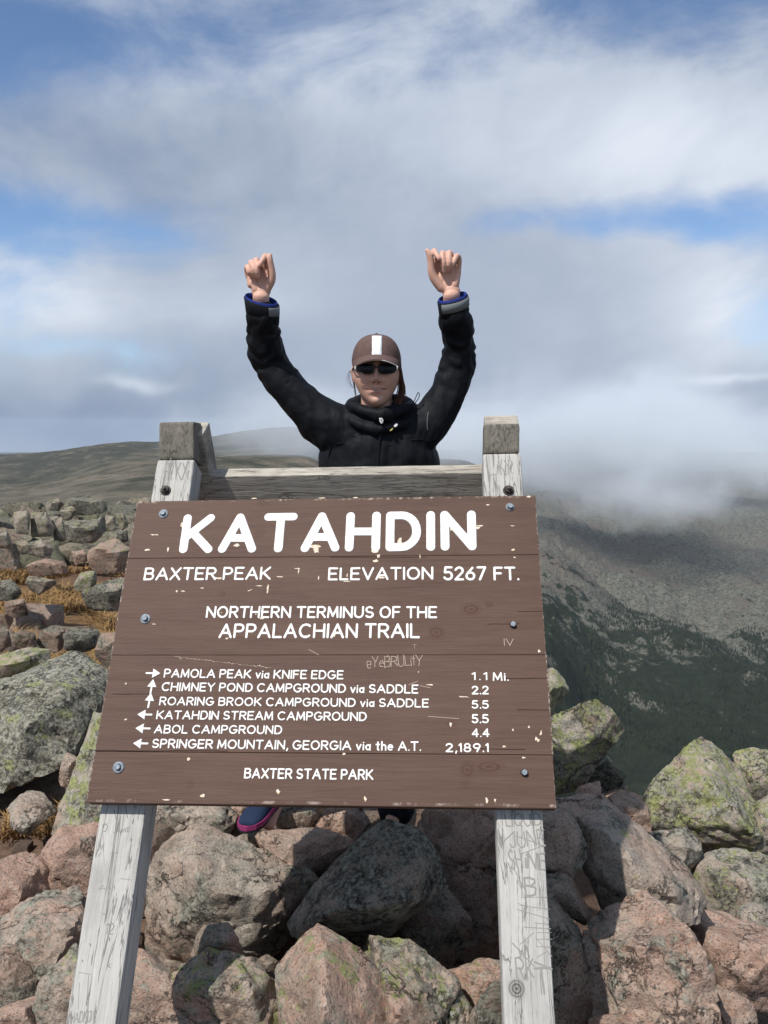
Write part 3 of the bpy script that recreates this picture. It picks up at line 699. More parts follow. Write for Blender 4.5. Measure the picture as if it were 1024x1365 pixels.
for k in range(4200):
    px = random.uniform(-60, 190); r = math.exp(random.uniform(math.log(5.4), math.log(17.5)))
    a = math.atan2(px - 512, F); x, y = r * math.sin(a), r * math.cos(a)
    q = fbm(np.array([[x / 1.6, y / 1.6, 3.0]]), 3)[0]
    if q > -0.12: tf.append((x, y, .20))
grass('dry_grass', 'golden brown dry grass on the slope left of the sign', tf, .11, 20)
tf = []
for k in range(26):
    p_ = at(random.uniform(0, 100), random.uniform(1035, 1052), 3.42 + random.uniform(-.1, .1)); tf.append((p_.x, p_.y, .05))
grass('straw_tuft', 'straw coloured grass at the foot of the huge grey boulder', tf, .075, 16)

# ------------------------------------------------------------------ the summit sign
SC = 1.1 / 1.2
TLc = np.array([-.7515, -.0331, 2.5126]) * SC
r1 = np.array([.99716, -.01371, -.0740]); r2 = np.array([-.02351, .89744, -.44051])
r1 /= np.linalg.norm(r1); r2 -= r1 * (r1 @ r2); r2 /= np.linalg.norm(r2)
def c2wv(v): return CR * v[0] + CD * v[1] + CF * v[2]
SU = c2wv(r1).normalized(); SV = c2wv(r2).normalized(); SN = -SU.cross(SV).normalized()   # SN points out of the face to the viewer
if SN.dot(CF) > 0: SN = -SN
STL = cam2w(*TLc)
SW = 1.1; SH = .72695 * 1.1
LEG = 1.40                      # from the sign's top edge down to the feet of the posts
def plane_uw(px, py, d=0.0):    # board coordinates of a photo pixel: right from and down from the top left corner, on a plane d out of the face
    dr = ray(px, py); o = STL + SN * d
    t = (o - CO).dot(SN) / dr.dot(SN); q = CO + dr * t - STL
    return q.dot(SU), q.dot(SV)
sign = bpy.data.objects.new('summit_sign', None); COL.objects.link(sign)
base = STL + SU * (SW / 2) + SV * LEG
M = Matrix.Identity(4)
for i in range(3):
    M[i][0] = SU[i]; M[i][1] = -SN[i]; M[i][2] = -SV[i]; M[i][3] = base[i]
sign.matrix_world = M
tag(sign, 'brown painted wooden summit sign on weathered grey posts standing among the boulders', 'sign')
def L(u, w, d): return Vector((u - SW / 2, -d, LEG - w))      # board (u, w, out) -> sign local

def wood_streak(nt, vec, along):   # stretched coordinates for wood grain
    x, y, z = nt.sep(vec)
    if along == 'x': return nt.comb(x * 1.0, y * 14.0, z * 14.0)
    return nt.comb(x * 14.0, y * 14.0, z * 1.0)

m_paint, nt, b = material('brown_painted_wood', 0.62, 0.22)
tcn = nt.node('ShaderNodeTexCoord'); P = tcn.outputs['Object']
x, y, z = nt.sep(P)
oi = nt.node('ShaderNodeObjectInfo')
g1 = nt.noise(wood_streak(nt, P, 'x'), 2.2, 8, 0.65, 0.6); g2 = nt.noise(wood_streak(nt, P, 'x'), 9, 6, 0.7)
g3 = nt.noise(P, 3.0, 4, 0.5)
c = nt.mix(nt.mapr(g1, 0.32, 0.68), (0.066, 0.036, 0.0245), (0.104, 0.0595, 0.0415))
c = nt.mix(nt.mapr(g2, 0.4, 0.75) * 0.5, c, (0.138, 0.083, 0.061))
c = nt.mix(nt.mapr(g3, 0.4, 0.7) * 0.45, c, (0.125, 0.075, 0.056))
c = nt.mix(V(nt, oi.outputs['Random']) * 0.25, c, (0.10, 0.062, 0.052))
for (px, py, su, sw, k) in [(628, 812, .026, .017, .8), (652, 806, .013, .009, .7), (582, 843, .022, .018, .8), (346, 711, .016, .014, .45), (378, 719, .013, .013, .35), (352, 669, .018, .014, .5),
                            (297, 792, .009, .009, .5), (296, 825, .009, .008, .5), (623, 1026, .018, .020, .7), (652, 1022, .036, .015, .7), (602, 965, .014, .012, .5), (254, 1046, .010, .009, .5), (608, 738, .010, .009, .4), (620, 1045, .012, .01, .5)]:
    u_, w_ = plane_uw(px, py); l_ = L(u_, w_, 0)
    ax = (x - l_.x) / su; az_ = (z - l_.z) / sw
    dd = nt.math('SQRT', ax * ax + az_ * az_) + (g3 - .5) * .5
    ring = nt.mapr(nt.math('SINE', dd * 13.0), -0.6, 1.0, 0.25, 1.0)
    c = nt.mix(nt.mapr(dd, 1.15, 0.85) * ring * k, c, (0.065, 0.026, 0.018))
sp = nt.noise(wood_streak(nt, nt.vmath('SCALE', P, None), 'x'), 1.0, 2, .5)
chip = nt.noise(nt.comb(x * 1.0, y, z * 2.2), 48, 4, 0.62)
chm = nt.mapr(chip + (nt.noise(P, 5.0, 3, 0.6) - 0.5) * 0.34, 0.77, 0.785)
c = nt.mix(chm, c, (0.50, 0.38, 0.27))
# worn pale line along the lower edge and the sides
edge = nt.noise(P, 60, 4, 0.7)
le = nt.mapr(nt.math('ABSOLUTE', z - (LEG - SH + 0.006)), 0.0045, 0.002) * nt.mapr(nt.noise(P, 22, 4, .6), 0.52, 0.60)
c = nt.mix(le * nt.mapr(edge, 0.46, 0.56) * .7, c, (0.36, 0.29, 0.25))
se = nt.mapr(nt.math('ABSOLUTE', x), SW / 2 - 0.0035, SW / 2 - 0.001) * nt.mapr(edge, 0.48, 0.60)
c = nt.mix(se * 0.85, c, (0.42, 0.36, 0.32))
te = nt.mapr(z, LEG - 0.008, LEG - 0.002) * nt.mapr(edge, 0.50, 0.58) * nt.mapr(nt.noise(P, 9, 3, .6), 0.45, 0.55)
c = nt.mix(te * 0.9, c, (0.48, 0.38, 0.30))
nt.put(b.inputs['Base Color'], c)
nt.put(b.inputs['Normal'], nt.bump(g1 * 1.0 + g2 * .6 - chm * .8, 0.004, 0.6))

def wood_mat(name, lo, hi, darkc, amt, bumpd=.005):
    m, nt, b = material(name, 0.88, 0.2)
    tcn = nt.node('ShaderNodeTexCoord'); P = tcn.outputs['Object']
    return m, nt, b, P
def grey_wood(name, along, lo, hi, dk, amt, knots=()):
    m, nt, b, P = wood_mat(name, lo, hi, dk, amt)
    x, y, z = nt.sep(P)
    s = wood_streak(nt, P, along)
    g1 = nt.noise(s, 3.0, 8, 0.7, 0.5); g2 = nt.noise(s, 12, 6, 0.72, .3); g3 = nt.noise(P, 7, 6, 0.6)
    c = nt.mix(nt.mapr(g1, 0.3, 0.7), lo, hi)
    c = nt.mix(nt.mapr(g2, 0.54, 0.66) * amt, c, dk)
    c = nt.mix(nt.mapr(g3, 0.52, 0.72) * amt * .8, c, dk)
    crack = nt.mapr(nt.math('ABSOLUTE', nt.noise(s, 1.9, 5, .6, .8) - 0.5), 0.012, 0.0)
    c = nt.mix(crack * .45, c, (0.10, 0.09, 0.08))
    kb = None
    for (kx, kz, su, sw) in knots:
        ax = (x - kx) / su; az_ = (z - kz) / sw
        dd = nt.math('SQRT', ax * ax + az_ * az_) + (g3 - .5) * .6
        ring = nt.mapr(nt.math('SINE', dd * 15.0), -0.5, 1.0, 0.35, 1.0)
        c = nt.mix(nt.mapr(dd, 1.3, 0.8) * ring * .9, c, (0.055, 0.05, 0.045))
        c = nt.mix(nt.mapr(dd, 2.8, 0.6) * .45 * nt.mapr(g1, .4, .6), c, (0.13, 0.12, 0.105))
    nt.put(b.inputs['Base Color'], c)
    nt.put(b.inputs['Normal'], nt.bump(g1 + g2 * .8 - crack * 1.2, 0.005, 0.7))
    return m
ku, kw = plane_uw(689, 1318, -.04); kl = L(ku, kw, -.04)
m_post = grey_wood('weathered_grey_wood', 'z', (0.40, 0.39, 0.365), (0.54, 0.525, 0.49), (0.24, 0.235, 0.22), .5, [(kl.x, kl.z, .017, .017)])
m_cap = grey_wood('dark_weathered_end_grain', 'z', (0.13, 0.122, 0.102), (0.26, 0.24, 0.20), (0.055, 0.052, 0.045), .9)
m_rail = grey_wood('brown_grey_rail_wood', 'x', (0.30, 0.27, 0.225), (0.55, 0.51, 0.44), (0.07, 0.06, 0.05), .8)

def box_local(name, u0, u1, w0, w1, d0, d1, mat, parent, bev=.004, cutz=0, jitter=0):
    bm = bmesh.new()
    co = [(u, w, d) for d in (d0, d1) for w in (w0, w1) for u in (u0, u1)]
    vv = [bm.verts.new(L(*q)) for q in co]
    for f in ((0, 1, 3, 2), (4, 6, 7, 5), (0, 4, 5, 1), (2, 3, 7, 6), (0, 2, 6, 4), (1, 5, 7, 3)): bm.faces.new([vv[i] for i in f])
    bmesh.ops.recalc_face_normals(bm, faces=bm.faces)
    if bev: bmesh.ops.bevel(bm, geom=bm.edges[:], offset=bev, segments=2, profile=.6, affect='EDGES')
    return from_bm(name, bm, mat, parent, False)

TH = .040
seams = [0.0]
for yy in (742, 873, 1004): seams.append(plane_uw(440, yy)[1])
seams.append(SH)
planks = []
for i in range(4):
    du = random.uniform(-.0015, .0015)
    planks.append(box_local('plank', 0 + du, SW + du, seams[i] + (.0003 if i else 0), seams[i + 1] - (.0003 if i < 3 else 0), -TH, 0.0 - random.uniform(0, .0008), m_paint, sign, (.0028 if i in (0, 3) else .0014)))
def plank_of(w):
    for i in range(4):
        if w < seams[i + 1]: return planks[i]
    return planks[3]

# posts: front legs lie in the board's plane, just behind it
def px_u(px, py, d): return plane_uw(px, py, d)[0]
PD = -TH - .002
lu0 = (px_u(84, 1365, PD) + px_u(203, 664, PD)) / 2; lu1 = (px_u(150, 1365, PD) + px_u(256, 664, PD)) / 2
ru0 = (px_u(675, 1365, PD) + px_u(643, 655, PD)) / 2; ru1 = (px_u(743, 1365, PD) + px_u(696, 655, PD)) / 2
wtop = plane_uw(460, 608, PD)[1]
PT = .085
posts = []
for (a, b_) in ((lu0, lu1), (ru0, ru1)):
    posts.append(box_local('front_post', a, b_, wtop, LEG + .12, PD - PT, PD, m_post, sign, .008))
# end blocks and rear legs, in world upright directions
Minv = M.inverted()
def wloc(v): return Minv @ v
def wbox(name, pts8, mat, parent, bev=.005):
    bm = bmesh.new(); vv = [bm.verts.new(wloc(Vector(p))) for p in pts8]
    for f in ((0, 1, 3, 2), (4, 6, 7, 5), (0, 4, 5, 1), (2, 3, 7, 6), (0, 2, 6, 4), (1, 5, 7, 3)): bm.faces.new([vv[i] for i in f])
    bmesh.ops.recalc_face_normals(bm, faces=bm.faces)
    if bev: bmesh.ops.bevel(bm, geom=bm.edges[:], offset=bev, segments=2, profile=.6, affect='EDGES')
    return from_bm(name, bm, mat, parent)
up = Vector((0, 0, 1)); horiz = Vector((SU.x, SU.y, 0)).normalized(); back = Vector((-horiz.y, horiz.x, 0))
if back.y < 0: back = -back
for k, (a, b_) in enumerate(((lu0, lu1), (ru0, ru1))):
    ins = .004
    p0 = STL + SU * (a + ins) + SV * (wtop - .001) + SN * (PD - .001); p1 = STL + SU * (b_ - ins) + SV * (wtop - .001) + SN * (PD - .001)
    hh = .108 if k == 0 else .082
    lean = back * .012
    pts = [p0, p1, p0 + up * hh + lean, p1 + up * hh + lean, p0 + back * .105 + up * -.03, p1 + back * .105 + up * -.03, p0 + back * .09 + up * (hh - .004), p1 + back * .09 + up * (hh - .004)]
    wbox('post_cap', pts, m_cap, sign, .007)
    # rear leg, leaning the other way, bolted to the inner side
    sx = .016 if k == 0 else .004
    q0 = STL + SU * (a + ins) + SV * wtop + SN * PD + horiz * sx + up * .070 + back * .045
    q1 = STL + SU * (b_ - ins) + SV * wtop + SN * PD + horiz * sx + up * .070 + back * .045
    dn = (-up * math.cos(R(27)) + back * math.sin(R(27))); nb = (back * math.cos(R(27)) + up * math.sin(R(27)))
    Lr = 1.65
    pts = [q0, q1, q0 + dn * Lr, q1 + dn * Lr, q0 + nb * .085, q1 + nb * .085, q0 + nb * .085 + dn * Lr, q1 + nb * .085 + dn * Lr]
    leg = wbox('rear_post', pts, m_rail, sign, .006)
    if k == 0: RL0, RDN, RNB = q1, dn, nb
    else: RL1 = q0
# cross rail fixed between the rear legs
def on_leg(py):                 # where along the rear leg's front face the photo row falls
    best = None
    for i in range(400):
        t = i / 400 * .6; q = RL0 + RDN * t - CO
        yy = 682.5 + F * q.dot(CD) / q.dot(CF)
        if best is None or abs(yy - py) < best[0]: best = (abs(yy - py), t)
    return best[1]
ta = on_leg(635); tb = ta + .09
e0 = RL0 - horiz * .03; e1 = RL1 + horiz * .03
f0 = -RNB * .004
pts = [e0 + RDN * ta + f0, e1 + RDN * ta + f0, e0 + RDN * tb + f0, e1 + RDN * tb + f0,
       e0 + RDN * ta + RNB * .045, e1 + RDN * ta + RNB * .045, e0 + RDN * tb + RNB * .045, e1 + RDN * tb + RNB * .045]
wbox('cross_rail', pts, m_rail, sign, .004)

# bolts and washers
m_steel, nt, b = material('galvanised_steel', 0.62, 0.4); b.inputs['Metallic'].default_value = .2
nt.put(b.inputs['Base Color'], nt.mix(nt.mapr(nt.noise(nt.node('ShaderNodeTexCoord').outputs['Object'], 160, 4, .6), .4, .65), (0.15, 0.18, 0.21), (0.28, 0.32, 0.36)))
m_rust, nt, b = material('blackened_bolt', 0.6, 0.3)
nt.put(b.inputs['Base Color'], nt.mix(nt.mapr(nt.noise(nt.node('ShaderNodeTexCoord').outputs['Object'], 120, 4, .6), .4, .65), (0.03, 0.028, 0.028), (0.10, 0.075, 0.06)))
def disc(bm, c, r, d0, d1, n, rot=0):
    a0 = [bm.verts.new(L(c[0] + r * math.cos(rot + i * 2 * math.pi / n), c[1] + r * math.sin(rot + i * 2 * math.pi / n), d0)) for i in range(n)]
    a1 = [bm.verts.new(L(c[0] + r * .88 * math.cos(rot + i * 2 * math.pi / n), c[1] + r * .88 * math.sin(rot + i * 2 * math.pi / n), d1)) for i in range(n)]
    bm.faces.new(a1)
    for i in range(n): bm.faces.new((a0[i], a0[(i + 1) % n], a1[(i + 1) % n], a1[i]))
    bmesh.ops.recalc_face_normals(bm, faces=bm.faces)
def ringmesh(bm, c, r0, r1, d0, d1, n):
    rows = []
    for (r, d) in ((r1, d0), (r1 * .95, d1), (r0, d1), (r0, d0)):
        rows.append([bm.verts.new(L(c[0] + r * math.cos(i * 2 * math.pi / n), c[1] + r * math.sin(i * 2 * math.pi / n), d)) for i in range(n)])
    for k in range(3):
        for i in range(n): bm.faces.new((rows[k][i], rows[k][(i + 1) % n], rows[k + 1][(i + 1) % n], rows[k + 1][i]))
    bmesh.ops.recalc_face_normals(bm, faces=bm.faces)
m_halo, nt, b = material('rust_ring', 0.8, 0.2); nt.put(b.inputs['Base Color'], (0.045, 0.022, 0.018))
for i, (px, py, wr) in enumerate([(218, 685, .0135), (680, 676, .0115), (194, 825, .0135), (684, 833, .009), (158, 1023, .0140), (699, 1030, .009)]):
    u_, w_ = plane_uw(px, py)
    bm = bmesh.new(); disc(bm, (u_, w_), .0078, .0, .0095, 6, random.random()); bo = from_bm('bolt', bm, m_steel, sign)
    bm = bmesh.new(); ringmesh(bm, (u_, w_), .007, wr, 0.0, .0026, 28)
    from_bm('washer', bm, m_steel if wr > .01 else m_halo, bo, True)
for (px, py) in ((221, 654), (678, 654)):
    u_, w_ = plane_uw(px, py, PD)
    bm = bmesh.new(); disc(bm, (u_, w_), .0115, PD - .001, PD + .012, 6, .4); disc(bm, (u_, w_), .006, PD + .010, PD + .022, 10)
    bo = from_bm('bolt', bm, m_rust, sign)
    bm = bmesh.new(); ringmesh(bm, (u_, w_), .010, .016, PD - .001, PD + .003, 20); from_bm('washer', bm, m_rust, bo, True)

# ---- routed lettering as strokes
def arc(cx, cy, rx, ry, a0, a1, n=8):
    return [(cx + rx * math.cos(R(a0 + (a1 - a0) * i / n)), cy + ry * math.sin(R(a0 + (a1 - a0) * i / n))) for i in range(n + 1)]
GL = {
 'A': (.78, [[(0, 0), (.39, 1), (.78, 0)], [(.14, .34), (.64, .34)]]),
 'B': (.62, [[(0, 0), (0, 1), (.34, 1)] + arc(.34, .77, .23, .23, 90, -90) + [(0, .54)], [(.34, .54)] + arc(.36, .27, .26, .27, 90, -90) + [(0, 0)]]),
 'C': (.74, [arc(.40, .5, .40, .5, 48, 312, 14)]),
 'D': (.68, [[(0, 0), (0, 1), (.28, 1)] + arc(.28, .5, .40, .5, 90, -90, 12) + [(0, 0)]]),
 'E': (.56, [[(.56, 1), (0, 1), (0, 0), (.56, 0)], [(0, .52), (.48, .52)]]),
 'F': (.54, [[(.54, 1), (0, 1), (0, 0)], [(0, .52), (.46, .52)]]),
 'G': (.78, [arc(.40, .5, .40, .5, 50, 340, 14)[:-1] + [(.78, .30), (.78, .46), (.46, .46)]]),
 'H': (.68, [[(0, 0), (0, 1)], [(.68, 0), (.68, 1)], [(0, .5), (.68, .5)]]),
 'I': (.0, [[(0, 0), (0, 1)]]),
 'J': (.44, [[(.44, 1), (.44, .22)] + arc(.22, .22, .22, .22, 0, -180, 7)]),
 'K': (.66, [[(0, 0), (0, 1)], [(.62, 1), (0, .36)], [(.18, .54), (.66, 0)]]),
 'L': (.52, [[(0, 1), (0, 0), (.52, 0)]]),
 'M': (.80, [[(0, 0), (.06, 1), (.40, .12), (.74, 1), (.80, 0)]]),
 'N': (.68, [[(0, 0), (0, 1), (.68, 0), (.68, 1)]]),
 'O': (.80, [arc(.40, .5, .40, .5, 0, 360, 18)]),
 'P': (.58, [[(0, 0), (0, 1), (.32, 1)] + arc(.32, .73, .26, .27, 90, -90) + [(0, .46)]]),
 'Q': (.80, [arc(.40, .5, .40, .5, 0, 360, 18), [(.5, .25), (.8, -.05)]]),
 'R': (.62, [[(0, 0), (0, 1), (.34, 1)] + arc(.34, .74, .26, .26, 90, -90) + [(0, .48)], [(.30, .48), (.62, 0)]]),
 'S': (.60, [arc(.30, .745, .27, .255, 35, 270, 10) + arc(.30, .255, .30, .235, 90, -150, 10)]),
 'T': (.66, [[(0, 1), (.66, 1)], [(.33, 1), (.33, 0)]]),
 'U': (.66, [[(0, 1), (0, .32)] + arc(.33, .32, .33, .32, 180, 360, 9) + [(.66, 1)]]),
 'V': (.72, [[(0, 1), (.36, 0), (.72, 1)]]),
 'W': (1.0, [[(0, 1), (.25, 0), (.5, .85), (.75, 0), (1.0, 1)]]),
 'X': (.66, [[(0, 0), (.66, 1)], [(0, 1), (.66, 0)]]),
 'Y': (.70, [[(0, 1), (.35, .48), (.70, 1)], [(.35, .48), (.35, 0)]]),
 'a': (.42, [[(.42, .62), (.42, 0)], arc(.21, .30, .21, .28, 0, 360, 12)]),
 'e': (.44, [[(.02, .34), (.44, .34)] + arc(.22, .32, .22, .31, 0, 310, 11)]),
 'h': (.38, [[(0, 0), (0, 1)], [(0, .38)] + arc(.19, .42, .19, .20, 180, 0, 7) + [(.38, 0)]]),
 'i': (.0, [[(0, 0), (0, .60)], [(0, .86), (0, .87)]]),
 't': (.32, [[(.16, .95), (.16, .06), (.26, 0)], [(0, .66), (.32, .66)]]),
 'v': (.42, [[(0, .62), (.21, 0), (.42, .62)]]),
 '.': (.0, [[(0, .0), (0, .02)]]),
 ',': (.08, [[(.08, .04), (.02, -.20)]]),
 '1': (.16, [[(0, .82), (.16, 1), (.16, 0)]]),
 '2': (.56, [arc(.28, .72, .27, .27, 165, -25, 8) + [(.0, 0), (.56, 0)]]),
 '3': (.54, [arc(.26, .75, .25, .25, 150, -90, 8), arc(.26, .26, .28, .26, 90, -150, 9)]),
 '4': (.62, [[(.46, 0), (.46, 1), (0, .30), (.62, .30)]]),
 '5': (.56, [[(.52, 1), (.08, 1), (.04, .58)] + arc(.26, .31, .30, .31, 115, -150, 10)]),
 '6': (.58, [[(.46, .97), (.12, .55)] + arc(.29, .29, .29, .29, 150, 510, 16)]),
 '7': (.56, [[(0, 1), (.56, 1), (.16, 0)]]),
 '8': (.56, [arc(.28, .75, .23, .25, 0, 360, 12), arc(.28, .26, .28, .26, 0, 360, 14)]),
 '9': (.58, [arc(.29, .70, .29, .29, 0, 360, 14), [(.57, .66), (.30, 0)]]),
 '>': (1.0, [[(0, 0), (1.0, 0)]]),
}
def capsule(vs_, fs, p0, p1, rad, d, hgt, n=6):
    """one routed stroke from p0 to p1 (board u, w), raised by hgt in the middle"""
    a = math.atan2(p1[1] - p0[1], p1[0] - p0[0])
    i0 = len(vs_); hgt = hgt * random.uniform(.8, 1.2)
    rings = ((1.0, -.0006), (.93, hgt * .75), (.6, hgt))
    for (k, h) in rings:
        for (c, s) in ((p1, -90), (p0, 90)):
            for i in range(n + 1):
                t = a + R(s + 180 * i / n)
                vs_.append(L(c[0] + rad * k * math.cos(t), c[1] + rad * k * math.sin(t), d + h))
    m = 2 * (n + 1)
    for r_ in range(2):
        for i in range(m):
            j = (i + 1) % m
            fs.append((i0 + r_ * m + i, i0 + r_ * m + j, i0 + (r_ + 1) * m + j, i0 + (r_ + 1) * m + i))
    fs.append(tuple(i0 + 2 * m + i for i in range(m)))
m_white, nt, b = material('white_letter_paint', 0.6, 0.3)
P = nt.node('ShaderNodeTexCoord').outputs['Object']
wc = nt.mix(nt.mapr(nt.noise(P, 60, 6, .65), .42, .68), (0.84, 0.84, 0.82), (0.68, 0.66, 0.62))
wc = nt.mix(nt.mapr(nt.noise(P, 30, 5, .65) + (nt.noise(P, 6, 3, .5) - .5) * .3, .70, .74), wc, (0.55, 0.42, 0.28))
nt.put(b.inputs['Base Color'], wc)
nt.put(b.inputs['Normal'], nt.bump(nt.noise(P, 160, 4, .6), .002, .7))
def lay_glyph(ch, u, w, hx, hy, ang, rad, d, hgt, vs_, fs, n=6, jit=0.0):
    wd, strokes = GL[ch]
    ca, sa = math.cos(ang), math.sin(ang)
    for st in strokes:
        q = []
        for (gx_, gy_) in st:
            X = gx_ * hx + random.uniform(-jit, jit) * hx; Yy = gy_ * hy + random.uniform(-jit, jit) * hy
            q.append((u + X * ca + Yy * sa, w + X * sa - Yy * ca))
        for k in range(len(q) - 1): capsule(vs_, fs, q[k], q[k + 1], rad, d, hgt, n)
def text_line(txt, left, right, cap_top, weight, name='lettering', gap=.26, space=.62, d=0.0, hgt=.0011, mat=None, per_letter=False, n=5, jit=.008, parent=None):
    """left/right: photo pixels of the ends of the baseline; cap_top: photo row of the cap height above the middle of it"""
    u0, w0 = plane_uw(*left, d); u1, w1 = plane_uw(*right, d)
    cx = (left[0] + right[0]) / 2; cy = (left[1] + right[1]) / 2
    ch_ = abs(plane_uw(cx, cy, d)[1] - plane_uw(cx, cap_top, d)[1])
    adv = 0; pos = []
    for c_ in txt:
        if c_ == ' ': adv += space - gap + .0; continue
        pos.append((c_, adv)); adv += GL[c_][0] + gap
        if c_ in '.,': adv -= .04
    tot = adv - gap
    ln = math.hypot(u1 - u0, w1 - w0); ang = math.atan2(w1 - w0, u1 - u0)
    rad = weight * ch_ / 2
    hx = (ln - 2 * rad) / max(tot, .01); hy = ch_ - 2 * rad
    vs_, fs = [], []
    par = parent or plank_of((w0 + w1) / 2 - ch_ / 2)
    for (c_, a_) in pos:
        uu = u0 + math.cos(ang) * (rad + a_ * hx) + math.sin(ang) * rad; ww = w0 + math.sin(ang) * (rad + a_ * hx) - math.cos(ang) * rad
        if per_letter: vs_, fs = [], []
        lay_glyph(c_, uu, ww, hx, hy, ang, rad, d, hgt, vs_, fs, n, jit)
        if per_letter: mesh_obj('letter', vs_, fs, mat or m_white, par)
    if not per_letter: mesh_obj(name, vs_, fs, mat or m_white, par)
text_line('KATAHDIN', (238, 738), (636, 734), 683, .205, per_letter=True, n=8, hgt=.0016, gap=.36, jit=.004)
text_line('BAXTER PEAK', (191, 774), (361, 773), 756, .155)
text_line('ELEVATION', (437, 774), (578, 773), 756, .155)
text_line('5267', (591, 774), (649, 774), 755, .16)
text_line('FT.', (658, 774), (692, 774), 755.5, .16)
text_line('NORTHERN TERMINUS OF THE', (274, 824), (583, 824.5), 808, .165)
text_line('APPALACHIAN TRAIL', (291, 851), (560, 851), 831, .155)
rows = [('PAMOLA PEAK via KNIFE EDGE', (218, 903.5), (458, 906), 892.5), ('CHIMNEY POND CAMPGROUND via SADDLE', (215, 921.5), (558, 925), 911),
        ('ROARING BROOK CAMPGROUND via SADDLE', (212, 940.5), (572, 943.5), 930), ('KATAHDIN STREAM CAMPGROUND', (208, 959), (489, 961.5), 948),
        ('ABOL CAMPGROUND', (205, 978), (376, 979), 966.5), ('SPRINGER MOUNTAIN, GEORGIA via the A.T.', (202, 997.5), (561, 1001.5), 986.5),
        ('BAXTER STATE PARK', (325, 1038), (498, 1040), 1024.5)]
for (t_, l_, r_, ct) in rows: text_line(t_, l_, r_, ct, .17, space=.62)
for (t_, x0, x1, yb, yt) in [('1.1', 629, 650, 907, 896), ('Mi.', 657, 678, 908, 896), ('2.2', 629, 652, 926, 914), ('5.5', 629, 652, 945, 933.5), ('5.5', 629, 652, 964.5, 952),
                             ('4.4', 629, 653, 983, 971), ('2,189.1', 594, 652, 1003, 990.5)]:
    text_line(t_, (x0, yb), (x1, yb), yt, .18, gap=.30)
def arrow(px, py, ang, s):
    u_, w_ = plane_uw(px, py); vs_, fs = [], []
    ca, sa = math.cos(ang), math.sin(ang)
    def q(a, b_): return (u_ + a * ca - b_ * sa, w_ + a * sa + b_ * ca)
    capsule(vs_, fs, q(-s, 0), q(s * .4, 0), .0024, 0, .0011)
    i = len(vs_)
    for (a, b_) in ((0, -.0115), (s * 1.15, 0), (0, .0115)): vs_.append(L(*q(a, b_), .0013))
    for (a, b_) in ((-.001, -.0125), (s * 1.2, 0), (-.001, .0125)): vs_.append(L(*q(a, b_), -.0005))
    fs += [(i, i + 1, i + 2), (i, i + 3, i + 4, i + 1), (i + 1, i + 4, i + 5, i + 2), (i + 2, i + 5, i + 3, i)]
    mesh_obj('arrow', vs_, fs, m_white, plank_of(w_))
tl = math.atan2(.06, 1)
for (px, py, a) in ((204, 897.5, 0), (202.5, 915.5, -90), (199.5, 934, -90), (193.5, 952.5, 180), (191, 971, 180), (188, 991, 180)):
    arrow(px, py, R(a + (3 if a == -90 else 1)), .0165)

# scratches, chips and cracks in the board
m_scr, nt, b = material('scratched_bare_wood', 0.8, 0.2); nt.put(b.inputs['Base Color'], (0.42, 0.33, 0.27))
m_carve, nt, b = material('carved_dark_groove', 0.9, 0.1); nt.put(b.inputs['Base Color'], (0.26, 0.25, 0.235))
def thin_text(t_, left, right, top, wgt, mat, d, parent, jit=.06, gap=.2):
    text_line(t_, left, right, top, wgt, 'carving', gap=gap, d=d, hgt=.0005, mat=mat, n=3, jit=jit, parent=parent)
thin_text('eYeBRULitY', (489, 891), (564, 887), 874, .055, m_scr, .0, planks[2], .07, .1)
thin_text('IV', (672, 861), (685, 861), 851, .09, m_scr, 0, planks[1], .03)
thin_text('T', (550, 865), (556, 865), 859, .08, m_scr, 0, planks[1], .03)
vs_, fs = [], []
def scr(x0, y0, x1, y1, wd=.0005, d=0.0):
    capsule(vs_, fs, plane_uw(x0, y0, d), plane_uw(x1, y1, d), wd, d, .0004, 2)
for k in range(26):
    t = k / 26; scr(233 + 130 * t, 875.5 + 15 * t + random.uniform(-.8, .8), 233 + 130 * (t + .03), 875.5 + 15 * (t + .03) + random.uniform(-.8, .8), random.uniform(.0003, .0009))
for (a, b_, c_, d_) in ((545, 913, 557, 908), (560, 914, 574, 917), (612, 928, 626, 930), (571, 955, 612, 958), (412, 866, 425, 873)): scr(a, b_, c_, d_, .0007)
mesh_obj('scratch', vs_, fs, m_scr, planks[2])
m_crack, nt, b = material('dark_crack', 0.9, 0.1); nt.put(b.inputs['Base Color'], (0.03, 0.018, 0.015))
for (y0, x0, x1, pi_) in ((815, 690, 722, 1), (905, 660, 728, 2), (946, 690, 730, 2), (832, 650, 690, 1), (998, 610, 690, 2), (925, 150, 190, 2), (1000, 120, 300, 2), (742.6, 440, 560, 1)):
    vs_, fs = [], []; x = x0; yv = y0
    while x < x1:
        nx_ = x + random.uniform(6, 14); ny_ = yv + random.uniform(-.4, .4); scr(x, yv, nx_, ny_, .0006); x, yv = nx_, ny_
    mesh_obj('crack', vs_, fs, m_crack, planks[pi_])
m_chip, nt, b = material('exposed_cream_wood', 0.8, 0.2)
nt.put(b.inputs['Base Color'], nt.mix(nt.mapr(nt.noise(nt.node('ShaderNodeTexCoord').outputs['Object'], 200, 3, .6), .4, .6), (0.62, 0.48, 0.33), (0.72, 0.66, 0.56)))
chips = {0: ([], []), 1: ([], []), 2: ([], []), 3: ([], [])}
